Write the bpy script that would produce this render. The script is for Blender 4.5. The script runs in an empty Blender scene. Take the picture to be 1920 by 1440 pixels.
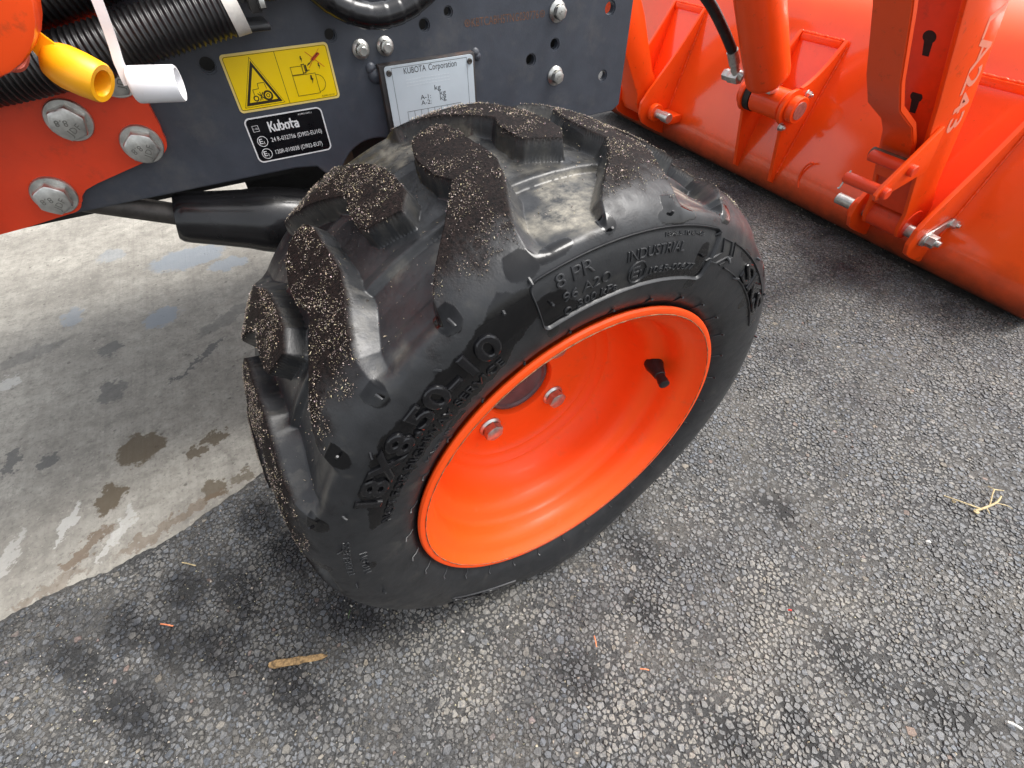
import bpy, bmesh, math, random
import numpy as np
from mathutils import Vector, Matrix

rnd = random.Random(7)
rng = np.random.default_rng(11)
SC = bpy.context.scene
COL = SC.collection
R = math.radians

# ------------------------------------------------------------------ camera, sky, sun, exposure
cam_d = bpy.data.cameras.new('camera')
cam_d.sensor_width = 36.0
cam_d.lens = 16.586
cam_d.clip_start = 0.02
cam_d.clip_end = 500
cam = bpy.data.objects.new('camera', cam_d)
COL.objects.link(cam)
cam.location = (-0.1478, -0.2770, 0.5512)
cam.rotation_euler = (R(42.4235), R(0.5478), R(-28.0508))
SC.camera = cam

SUN_EL, SUN_AZ = 60.0, 102.0      # azimuth clockwise from +Y (seen from above)
world = bpy.data.worlds.new('World')
SC.world = world
world.use_nodes = True
wn, wl = world.node_tree.nodes, world.node_tree.links
sky = wn.new('ShaderNodeTexSky')
sky.sky_type = 'NISHITA'
sky.sun_disc = False
sky.sun_elevation = R(SUN_EL)
sky.sun_rotation = R(SUN_AZ)
sky.air_density = 1.0
sky.dust_density = 4.0
sky.ozone_density = 1.0
hsv = wn.new('ShaderNodeHueSaturation')          # high thin overcast: nearly neutral light
hsv.inputs['Saturation'].default_value = 0.22
wl.new(sky.outputs[0], hsv.inputs['Color'])
wl.new(hsv.outputs[0], wn['Background'].inputs[0])
wn['Background'].inputs[1].default_value = 0.14

sun_d = bpy.data.lights.new('sun', 'SUN')
sun_d.energy = 1.5
sun_d.angle = R(28)
sun_d.color = (1.0, 0.965, 0.92)
sun = bpy.data.objects.new('sun', sun_d)
COL.objects.link(sun)
az, el = R(SUN_AZ), R(SUN_EL)
sd = Vector((math.sin(az) * math.cos(el), math.cos(az) * math.cos(el), math.sin(el)))
sun.rotation_euler = sd.to_track_quat('Z', 'Y').to_euler()
sun.location = sd * 5

SC.view_settings.view_transform = 'Standard'
SC.view_settings.look = 'None'
SC.view_settings.exposure = 1.28
SC.view_settings.gamma = 1.0
SC.view_settings.use_curve_mapping = False
SC.cycles.max_bounces = 8
SC.cycles.use_denoising = True


# ------------------------------------------------------------------ material helpers
def new_mat(name):
    m = bpy.data.materials.new(name)
    m.use_nodes = True
    return m, m.node_tree.nodes, m.node_tree.links, m.node_tree.nodes['Principled BSDF']


def noise(n, l, scale, detail=4, rough=0.55, vec=None, dist=0.0):
    t = n.new('ShaderNodeTexNoise')
    t.inputs['Scale'].default_value = scale
    t.inputs['Detail'].default_value = detail
    t.inputs['Roughness'].default_value = rough
    t.inputs['Distortion'].default_value = dist
    if vec is not None:
        l.new(vec, t.inputs['Vector'])
    return t.outputs['Fac']


def ramp(n, l, fac, a, b, lo=0.0, hi=1.0):
    t = n.new('ShaderNodeMapRange')
    t.inputs['From Min'].default_value = a
    t.inputs['From Max'].default_value = b
    t.inputs['To Min'].default_value = lo
    t.inputs['To Max'].default_value = hi
    t.clamp = True
    l.new(fac, t.inputs['Value'])
    return t.outputs['Result']


def mixc(n, l, fac, a, b, mode='MIX'):
    t = n.new('ShaderNodeMix')
    t.data_type = 'RGBA'
    t.blend_type = mode
    for sock, v in ((t.inputs[0], fac), (t.inputs[6], a), (t.inputs[7], b)):
        if isinstance(v, (int, float)):
            sock.default_value = v
        elif isinstance(v, tuple):
            sock.default_value = (*v, 1.0) if len(v) == 3 else v
        else:
            l.new(v, sock)
    return t.outputs[2]


def math_n(n, l, op, a, b=None):
    t = n.new('ShaderNodeMath')
    t.operation = op
    for i, v in enumerate((a, b)):
        if v is None:
            continue
        if isinstance(v, (int, float)):
            t.inputs[i].default_value = v
        else:
            l.new(v, t.inputs[i])
    return t.outputs[0]


def attr(n, name, out='Fac'):
    t = n.new('ShaderNodeAttribute')
    t.attribute_name = name
    return t.outputs[out]


def bump(n, l, bsdf, h, strength=0.3, dist=0.002):
    t = n.new('ShaderNodeBump')
    t.inputs['Strength'].default_value = strength
    t.inputs['Distance'].default_value = dist
    l.new(h, t.inputs['Height'])
    l.new(t.outputs[0], bsdf.inputs['Normal'])
    return t


def pos(n):
    return n.new('ShaderNodeNewGeometry').outputs['Position']


def simple(name, col, rough=0.5, metal=0.0, coat=0.0, var=0.12, nscale=60, bstr=0.05, bscale=300, spec=0.5, dirt=None):
    m, n, l, b = new_mat(name)
    p = pos(n)
    f = noise(n, l, nscale, 4, 0.6, p)
    lo = tuple(c * (1 - var) for c in col)
    hi = tuple(min(1, c * (1 + var)) for c in col)
    c = mixc(n, l, ramp(n, l, f, 0.35, 0.65), lo, hi)
    if dirt:
        f2 = noise(n, l, dirt[1], 6, 0.7, p)
        c = mixc(n, l, ramp(n, l, f2, dirt[2], dirt[3], 0, dirt[4]), c, dirt[0])
    l.new(c, b.inputs['Base Color'])
    l.new(ramp(n, l, noise(n, l, nscale * 2.3, 3, 0.6, p), 0.3, 0.7, max(rough - 0.07, 0.03), rough + 0.07), b.inputs['Roughness'])
    b.inputs['Metallic'].default_value = metal
    b.inputs['Coat Weight'].default_value = coat
    b.inputs['Coat Roughness'].default_value = 0.08
    b.inputs['Specular IOR Level'].default_value = spec
    if bstr > 0:
        bump(n, l, b, noise(n, l, bscale, 3, 0.6, p), bstr, 0.001)
    return m


ORANGE = simple('orange_paint', (0.88, 0.074, 0.006), 0.36, coat=0.25, spec=0.3, var=0.04, nscale=9, bstr=0.04, bscale=160,
                dirt=((0.30, 0.05, 0.014), 55, 0.60, 0.70, 0.45))
ORANGE_RIM = simple('orange_rim_paint', (0.92, 0.082, 0.006), 0.50, coat=0.04, spec=0.28, var=0.03, nscale=12, bstr=0.03, bscale=120,
                    dirt=((0.55, 0.13, 0.05), 70, 0.58, 0.74, 0.35))
ORANGE_DULL = simple('orange_red_paint', (0.74, 0.050, 0.008), 0.42, coat=0.1, var=0.06, nscale=30, bstr=0.05, bscale=400,
                     dirt=((0.25, 0.04, 0.018), 45, 0.56, 0.74, 0.45))
FRAME = simple('dark_grey_frame_paint', (0.055, 0.062, 0.078), 0.42, var=0.12, nscale=45, bstr=0.10, bscale=700,
               dirt=((0.15, 0.14, 0.125), 26, 0.54, 0.84, 0.5))
ZINC = simple('zinc_plated_steel', (0.56, 0.56, 0.53), 0.36, metal=0.9, var=0.18, nscale=150, bstr=0.05, bscale=500,
              dirt=((0.28, 0.25, 0.19), 120, 0.55, 0.8, 0.6))
STEEL_DARK = simple('dark_steel', (0.06, 0.055, 0.05), 0.5, metal=0.4, var=0.3, nscale=80)
BLACK_PL = simple('black_plastic', (0.011, 0.011, 0.012), 0.36, var=0.3, nscale=60, bstr=0.1, bscale=300,
                  dirt=((0.05, 0.046, 0.04), 30, 0.52, 0.8, 0.5))
BLACK_GLOSS = simple('glossy_black_rubber', (0.009, 0.009, 0.010), 0.22, var=0.3, nscale=40, bstr=0.06, bscale=90)
CAST = simple('black_cast_iron', (0.010, 0.0095, 0.009), 0.6, var=0.3, nscale=60, bstr=0.3, bscale=200)
BROWN = simple('brown_bracket_steel', (0.10, 0.07, 0.045), 0.6, var=0.3, nscale=80)
YELLOW_PL = simple('yellow_plastic', (0.93, 0.41, 0.004), 0.42, var=0.05, nscale=60, bstr=0.05, bscale=250,
                   dirt=((0.45, 0.19, 0.02), 220, 0.66, 0.8, 0.5))
WHITE_PL = simple('white_plastic', (0.80, 0.80, 0.82), 0.4, var=0.04, nscale=60, bstr=0.04, bscale=200,
                  dirt=((0.5, 0.47, 0.42), 200, 0.66, 0.8, 0.4))
RED_PL = simple('faded_red_plastic', (0.55, 0.10, 0.06), 0.5, var=0.1, nscale=60)
TAPE = simple('white_tape', (0.62, 0.60, 0.55), 0.5, var=0.1, nscale=200)
DECAL_Y = simple('yellow_decal', (0.99, 0.68, 0.002), 0.35, var=0.02, nscale=60, bstr=0.01)
DECAL_YE = simple('pale_yellow_decal_edge', (0.85, 0.66, 0.22), 0.35, var=0.03, nscale=60, bstr=0.01)
DECAL_K = simple('black_decal', (0.006, 0.006, 0.008), 0.28, var=0.05, nscale=60, bstr=0.01)
DECAL_W = simple('white_print', (0.80, 0.80, 0.80), 0.4, var=0.03, nscale=60, bstr=0)
PRINT_B = simple('dark_print', (0.030, 0.020, 0.006), 0.45, var=0.05, nscale=60, bstr=0)
PRINT_R = simple('red_print', (0.60, 0.07, 0.01), 0.45, var=0.05, nscale=60, bstr=0)
PRINT_K = simple('black_print', (0.02, 0.02, 0.022), 0.45, var=0.05, nscale=60, bstr=0)
ALU = simple('satin_aluminium_plate', (0.62, 0.69, 0.74), 0.42, metal=0.25, var=0.03, nscale=30, bstr=0.02)
ALU_E = simple('embossed_aluminium', (0.70, 0.76, 0.80), 0.4, metal=0.2, var=0.03, nscale=30, bstr=0)
RUSTY = simple('rust_stamped_marks', (0.15, 0.075, 0.045), 0.8, var=0.35, nscale=250, bstr=0.2)
ARM_TXT = simple('pale_pink_vinyl', (0.80, 0.30, 0.20), 0.4, var=0.03, nscale=60, bstr=0)
HOLE_SHADE = simple('painted_hole_shade', (0.012, 0.008, 0.008), 0.8, var=0.1, nscale=60)  # near-black colour stands in for the shade inside holes
WOOD = simple('weathered_wood', (0.27, 0.17, 0.075), 0.75, var=0.6, nscale=220, bstr=0.4, bscale=300)
STRAW = simple('dry_straw', (0.44, 0.35, 0.19), 0.7, var=0.25, nscale=250)
NEEDLE = simple('orange_needle', (0.72, 0.22, 0.09), 0.6, var=0.2, nscale=250)
REDBIT = simple('red_scrap', (0.6, 0.03, 0.02), 0.5, var=0.1, nscale=250)
PALEBIT = simple('pale_husk', (0.75, 0.74, 0.68), 0.6, var=0.1, nscale=250)
CRUMB = simple('pale_sawdust', (0.42, 0.33, 0.23), 0.8, var=0.5, nscale=900, bstr=0)
WETRUB = simple('wet_black_rubber', (0.006, 0.006, 0.007), 0.10, var=0.2, nscale=120, bstr=0.05, bscale=400)
DRYRUB = simple('dry_black_rubber', (0.018, 0.019, 0.021), 0.42, var=0.15, nscale=120, bstr=0.10, bscale=900)


def rubber_mat():
    m, n, l, b = new_mat('tyre_rubber')
    p = pos(n)
    wet, dust, pale = attr(n, 'wet'), attr(n, 'dust'), attr(n, 'pale')
    f = noise(n, l, 55, 5, 0.6, p)
    c = mixc(n, l, ramp(n, l, f, 0.3, 0.7), (0.011, 0.012, 0.0135), (0.021, 0.022, 0.024))
    grain = noise(n, l, 420, 4, 0.7, p)
    d1 = mixc(n, l, ramp(n, l, grain, 0.38, 0.62), (0.003, 0.0025, 0.0025), (0.016, 0.0105, 0.0095))
    c = mixc(n, l, dust, c, d1)
    pf = math_n(n, l, 'MULTIPLY', pale, ramp(n, l, noise(n, l, 85, 7, 0.72, p), 0.36, 0.66))
    c = mixc(n, l, pf, c, (0.30, 0.275, 0.22))
    c = mixc(n, l, wet, c, (0.0045, 0.0045, 0.005))
    l.new(c, b.inputs['Base Color'])
    r0 = ramp(n, l, noise(n, l, 130, 4, 0.6, p), 0.3, 0.7, 0.34, 0.48)
    t = n.new('ShaderNodeMix')
    l.new(dust, t.inputs[0]); l.new(r0, t.inputs[2]); t.inputs[3].default_value = 0.72
    t2 = n.new('ShaderNodeMix')
    l.new(wet, t2.inputs[0]); l.new(t.outputs[0], t2.inputs[2]); t2.inputs[3].default_value = 0.10
    l.new(t2.outputs[0], b.inputs['Roughness'])
    l.new(math_n(n, l, 'SUBTRACT', ramp(n, l, dust, 0, 1, 0.5, 0.12), math_n(n, l, 'MULTIPLY', wet, .10)), b.inputs['Specular IOR Level'])
    h = math_n(n, l, 'ADD', math_n(n, l, 'MULTIPLY', noise(n, l, 700, 3, 0.6, p), math_n(n, l, 'ADD', math_n(n, l, 'MULTIPLY', dust, 1.3), 0.18)),
               math_n(n, l, 'MULTIPLY', noise(n, l, 70, 5, 0.6, p), 0.14))
    dry = math_n(n, l, 'SUBTRACT', 1.0, math_n(n, l, 'MULTIPLY', wet, 0.85))
    bump(n, l, b, math_n(n, l, 'MULTIPLY', h, dry), 0.5, 0.0010)
    return m


DAMP = [(-0.394, 0.065, 0.036, 0.018, -72), (-0.452, 0.057, 0.034, 0.018, -62), (-0.498, 0.042, 0.038, 0.018, -56), (-0.377, -0.005, 0.059, 0.016, -54), (-0.445, -0.037, 0.047, 0.018, -56),
        (-0.231, -0.046, 0.051, 0.020, -44), (-0.364, -0.009, 0.03, 0.018, -54), (0.093, -0.142, 0.035, 0.018, -67), (0.054, -0.198, 0.028, 0.016, -97), (-0.043, -0.214, 0.029, 0.018, -72),
        (0.209, -0.338, 0.034, 0.018, -87), (0.119, -0.352, 0.033, 0.014, -97), (0.057, -0.328, 0.024, 0.018, -70), (0.255, -0.408, 0.032, 0.018, -46), (0.28, -0.176, 0.031, 0.016, -81),
        (-0.276, 0.049, 0.047, 0.022, -69), (-0.304, 0.122, 0.033, 0.022, -72), (-0.42, 0.02, 0.045, 0.014, -60), (-0.30, -0.09, 0.05, 0.014, -55), (-0.34, 0.04, .05, .018, -65)]
DUSTY = [(.083, -.315, .05, .04, 20), (.018, -.312, .035, .03, 0), (-.164, -.101, .05, .03, -20), (.037, -.209, .05, .03, -20), (.154, -.284, .05, .03, -20), (-.02, -.26, .04, .03, 0), (-.15, -.17, .05, .03, 0),
         (.25, -.30, .03, .03, 0), (.12, -.38, .05, .03, 0), (.20, -.24, .04, .03, 0), (-.08, -.12, .05, .025, -25)]


def patches(n, l, p, lst, k0=.75, k1=1.25, amp=.09):
    wp = n.new('ShaderNodeTexNoise'); wp.inputs['Scale'].default_value = 24; wp.inputs['Detail'].default_value = 6
    wp.inputs['Roughness'].default_value = 0.7; l.new(p, wp.inputs['Vector'])
    v = n.new('ShaderNodeVectorMath'); v.operation = 'MULTIPLY_ADD'
    l.new(wp.outputs['Color'], v.inputs[0]); v.inputs[1].default_value = (amp, amp, 0); l.new(p, v.inputs[2])
    out = None
    for (x, y, rx, ry, ang) in lst:
        mp = n.new('ShaderNodeMapping'); mp.vector_type = 'TEXTURE'
        l.new(v.outputs[0], mp.inputs['Vector'])
        mp.inputs['Location'].default_value = (x + amp / 2, y + amp / 2, 0)
        mp.inputs['Rotation'].default_value = (0, 0, R(ang))
        mp.inputs['Scale'].default_value = (rx, ry, 1000)
        ln = n.new('ShaderNodeVectorMath'); ln.operation = 'LENGTH'; l.new(mp.outputs[0], ln.inputs[0])
        f = ramp(n, l, ln.outputs['Value'], k0, k1, 1, 0)
        out = f if out is None else math_n(n, l, 'MAXIMUM', out, f)
    return out


def asphalt_mat():
    m, n, l, b = new_mat('asphalt_binder')
    p = pos(n)
    v = n.new('ShaderNodeTexVoronoi'); v.inputs['Scale'].default_value = 115; l.new(p, v.inputs['Vector'])
    f = noise(n, l, 500, 4, 0.7, p)
    c = mixc(n, l, ramp(n, l, f, 0.35, 0.68), (0.010, 0.010, 0.0105), (0.078, 0.077, 0.075))
    tan = ramp(n, l, noise(n, l, 9, 5, 0.6, p), 0.46, 0.66, 0, 0.45)
    c = mixc(n, l, math_n(n, l, 'MULTIPLY', tan, ramp(n, l, noise(n, l, 900, 3, 0.7, p), 0.4, 0.6)), c, (0.22, 0.20, 0.165))
    dp = math_n(n, l, 'MULTIPLY', patches(n, l, p, DAMP, .55, 1.55, .06), .9)
    c = mixc(n, l, dp, c, (0.012, 0.012, 0.012))
    l.new(c, b.inputs['Base Color'])
    b.inputs['Roughness'].default_value = 0.8
    h = math_n(n, l, 'ADD', v.outputs['Distance'], math_n(n, l, 'MULTIPLY', f, 0.5))
    bump(n, l, b, h, 0.8, 0.003)
    return m


def stone_mat():
    m, n, l, b = new_mat('asphalt_stone')
    p = pos(n)
    base = attr(n, 'tone', 'Color')
    g = ramp(n, l, noise(n, l, 520, 6, 0.8, p), 0.32, 0.68, 0.35, 1.75)
    c = mixc(n, l, 1.0, base, g, 'MULTIPLY')
    # damp dark streaks and dusty light areas, with shapes of their own
    mp = n.new('ShaderNodeMapping'); l.new(p, mp.inputs['Vector'])
    mp.inputs['Rotation'].default_value = (0, 0, R(62)); mp.inputs['Scale'].default_value = (1.0, 2.4, 1)
    damp = ramp(n, l, noise(n, l, 6.5, 5, 0.58, mp.outputs[0], 0.5), 0.50, 0.66, 0, 0.7)
    damp = math_n(n, l, 'MAXIMUM', damp, math_n(n, l, 'MULTIPLY', math_n(n, l, 'MULTIPLY', patches(n, l, p, DAMP, .55, 1.55, .06), 1.0), ramp(n, l, noise(n, l, 60, 5, .7, p), .30, .56, .45, 1)))
    c = mixc(n, l, damp, c, mixc(n, l, 1.0, c, (0.22, 0.22, 0.235), 'MULTIPLY'))
    dusty = math_n(n, l, 'MULTIPLY', ramp(n, l, noise(n, l, 7.5, 5, 0.6, p), 0.42, 0.64, 0, 0.9),
                   ramp(n, l, noise(n, l, 300, 6, 0.8, p), 0.47, 0.60))
    dz = math_n(n, l, 'MULTIPLY', patches(n, l, p, DUSTY, .3, 1.6, .14), ramp(n, l, noise(n, l, 260, 6, .8, p), .40, .58))
    dusty = math_n(n, l, 'MULTIPLY', math_n(n, l, 'MAXIMUM', dusty, dz), math_n(n, l, 'SUBTRACT', 1.0, damp))
    c = mixc(n, l, dusty, c, (0.24, 0.222, 0.188))
    l.new(c, b.inputs['Base Color'])
    l.new(ramp(n, l, damp, 0, 0.7, 0.66, 0.38), b.inputs['Roughness'])
    bump(n, l, b, noise(n, l, 700, 4, 0.65, p), 0.45, 0.0012)
    return m


def grit_mat():
    m, n, l, b = new_mat('tan_grit')
    l.new(attr(n, 'tone', 'Color'), b.inputs['Base Color'])
    b.inputs['Roughness'].default_value = 0.85
    return m


def concrete_mat():
    m, n, l, b = new_mat('stained_concrete')
    p = pos(n)
    f = noise(n, l, 7, 6, 0.6, p)
    c = mixc(n, l, ramp(n, l, f, 0.34, 0.66), (0.215, 0.200, 0.172), (0.36, 0.340, 0.295))
    f2 = noise(n, l, 45, 6, 0.7, p)
    c = mixc(n, l, ramp(n, l, f2, 0.42, 0.70, 0, 0.7), c, (0.13, 0.12, 0.102))
    f3 = noise(n, l, 210, 5, 0.8, p)
    c = mixc(n, l, ramp(n, l, f3, 0.54, 0.62, 0, 0.5), c, (0.10, 0.092, 0.08))
    f4 = noise(n, l, 120, 6, 0.75, p)
    c = mixc(n, l, ramp(n, l, f4, 0.56, 0.66, 0, 0.5), c, (0.40, 0.38, 0.33))
    # broom lines
    mp = n.new('ShaderNodeMapping'); l.new(p, mp.inputs['Vector'])
    mp.inputs['Rotation'].default_value = (0, 0, R(-12)); mp.inputs['Scale'].default_value = (180, 5, 1)
    br = noise(n, l, 1.0, 3, 0.6, mp.outputs[0])
    c = mixc(n, l, ramp(n, l, br, 0.50, 0.78, 0, 0.45), c, (0.17, 0.155, 0.135))
    # pits
    v = n.new('ShaderNodeTexVoronoi'); v.inputs['Scale'].default_value = 60; l.new(p, v.inputs['Vector'])
    pit = math_n(n, l, 'MULTIPLY', ramp(n, l, v.outputs['Distance'], 0.10, 0.17, 1, 0), ramp(n, l, noise(n, l, 21, 3, 0.6, p), 0.5, 0.6))
    c = mixc(n, l, math_n(n, l, 'MULTIPLY', pit, 0.75), c, (0.10, 0.09, 0.075))
    # individual stains: warped distance from a centre
    wp = n.new('ShaderNodeTexNoise'); wp.inputs['Scale'].default_value = 55; wp.inputs['Detail'].default_value = 6
    wp.inputs['Roughness'].default_value = 0.68; l.new(p, wp.inputs['Vector'])
    sc_ = n.new('ShaderNodeVectorMath'); sc_.operation = 'MULTIPLY_ADD'
    l.new(wp.outputs['Color'], sc_.inputs[0]); sc_.inputs[1].default_value = (0.062, 0.062, 0); l.new(p, sc_.inputs[2])
    oil, blue, dark, white, rust = (0.085, 0.062, 0.034), (0.20, 0.225, 0.25), (0.085, 0.083, 0.08), (0.46, 0.45, 0.42), (0.12, 0.078, 0.046)
    ST = [(-0.436, 0.311, .040, .034, 0, oil, .9), (-0.340, 0.282, .020, .017, 0, oil, .85), (-0.366, 0.268, .013, .013, 0, oil, .85),
          (-0.471, 0.241, .017, .027, 0, oil, .9), (-0.352, 0.190, .017, .017, 0, oil, .8), (-0.315, 0.194, .020, .010, 0, oil, .7),
          (-0.597, 0.370, .012, .03, 0, dark, .8), (-0.552, 0.350, .017, .013, 0, dark, .8),
          (-0.497, 0.176, .040, .010, 46, rust, .75), (-0.40, 0.166, .08, .011, 17, rust, .55), (-0.53, 0.142, .05, .007, 12, rust, .45),
          (-0.350, 0.815, .085, .05, 0, blue, .85), (-0.275, 0.75, .045, .028, 0, blue, .8), (-0.401, 0.623, .034, .032, 30, blue, .85),
          (-0.549, 0.701, .020, .036, 0, blue, .7), (-0.492, 0.905, .03, .03, 0, blue, .5),
          (-0.350, 0.468, .075, .006, 43, dark, .85), (-0.477, 0.455, .024, .026, 0, dark, .65), (-0.485, 0.572, .022, .022, 0, dark, .7),
          (-0.30, 0.56, .07, .02, 30, dark, .45), (-0.60, 0.62, .06, .02, 12, dark, .4),
          (-0.517, 0.228, .008, .040, -20, white, .7), (-0.454, 0.196, .010, .034, -20, white, .6), (-0.58, 0.208, .010, .05, -20, white, .5),
          (-0.626, 0.557, .02, .02, 0, white, .7), (-0.47, 0.175, .006, .03, -20, white, .6)]
    for (x, y, rx, ry, ang, col, k) in ST:
        mp = n.new('ShaderNodeMapping'); mp.vector_type = 'TEXTURE'
        l.new(sc_.outputs[0], mp.inputs['Vector'])
        mp.inputs['Location'].default_value = (x + 0.031, y + 0.031, 0)
        mp.inputs['Rotation'].default_value = (0, 0, R(ang))
        mp.inputs['Scale'].default_value = (rx * .88, ry * .88, 1000)
        ln = n.new('ShaderNodeVectorMath'); ln.operation = 'LENGTH'; l.new(mp.outputs[0], ln.inputs[0])
        c = mixc(n, l, ramp(n, l, ln.outputs['Value'], 0.85, 1.05, k, 0), c, col)
    l.new(c, b.inputs['Base Color'])
    b.inputs['Roughness'].default_value = 0.72
    h = math_n(n, l, 'ADD', math_n(n, l, 'MULTIPLY', noise(n, l, 220, 5, 0.7, p), 0.6), math_n(n, l, 'MULTIPLY', br, 0.45))
    h = math_n(n, l, 'SUBTRACT', h, math_n(n, l, 'MULTIPLY', pit, 0.8))
    bump(n, l, b, h, 0.7, 0.0018)
    return m


def bucket_mat():
    m, n, l, b = new_mat('muddy_orange_paint')
    p = pos(n)
    c = mixc(n, l, ramp(n, l, noise(n, l, 9, 4, .6, p), .35, .65), (0.90, 0.080, 0.007), (0.95, 0.098, 0.009))
    c = mixc(n, l, ramp(n, l, noise(n, l, 30, 6, .7, p), .60, .85, 0, .5), c, (0.40, 0.05, 0.012))
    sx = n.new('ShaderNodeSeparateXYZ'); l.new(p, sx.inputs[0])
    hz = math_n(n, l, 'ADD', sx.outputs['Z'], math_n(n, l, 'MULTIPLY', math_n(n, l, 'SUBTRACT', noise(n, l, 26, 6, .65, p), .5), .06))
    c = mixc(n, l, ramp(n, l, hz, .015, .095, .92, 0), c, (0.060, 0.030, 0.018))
    l.new(c, b.inputs['Base Color'])
    l.new(ramp(n, l, hz, .02, .06, .8, .30), b.inputs['Roughness'])
    c2 = ramp(n, l, noise(n, l, 120, 6, .75, p), .66, .70, 0, .6)
    l.new(mixc(n, l, c2, c, (0.25, 0.06, 0.03)), b.inputs['Base Color'])
    l.new(ramp(n, l, hz, .03, .07, 0, 1.0), b.inputs['Coat Weight'])
    b.inputs['Coat Roughness'].default_value = 0.10
    b.inputs['Specular IOR Level'].default_value = 0.25
    bump(n, l, b, noise(n, l, 140, 4, .6, p), .05, .001)
    return m


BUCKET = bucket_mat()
RUBBER, ASPHALT, STONE, GRIT, CONCRETE = rubber_mat(), asphalt_mat(), stone_mat(), grit_mat(), concrete_mat()


# ------------------------------------------------------------------ object helpers
def tag(o, label=None, category=None, group=None, kind=None):
    for k, v in (('label', label), ('category', category), ('group', group), ('kind', kind)):
        if v:
            o[k] = v
    return o


def empty(name, loc, parent=None):
    o = bpy.data.objects.new(name, None)
    o.empty_display_size = 0.05
    COL.objects.link(o)
    o.location = loc
    if parent:
        o.parent = parent
    return o


def world_of(o):
    m = o.matrix_basis.copy() if o.parent is None else world_of(o.parent) @ o.matrix_parent_inverse @ o.matrix_basis
    return m


def link(name, me, mats, parent=None, mw=None, smooth=None):
    """link mesh; geometry is in world coordinates unless mw places it"""
    o = bpy.data.objects.new(name, me)
    COL.objects.link(o)
    if not isinstance(mats, (list, tuple)):
        mats = [mats]
    if not me.materials:
        for mt in mats:
            me.materials.append(mt)
    if smooth is not None:
        shade(me, smooth)
    if parent is not None:
        o.parent = parent
        o.matrix_parent_inverse = world_of(parent).inverted()
    if mw is not None:
        o.matrix_basis = mw
    return o


def shade(me, ang):
    me.polygons.foreach_set('use_smooth', [True] * len(me.polygons))
    if ang < 180:
        me.set_sharp_from_angle(angle=R(ang))


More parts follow.
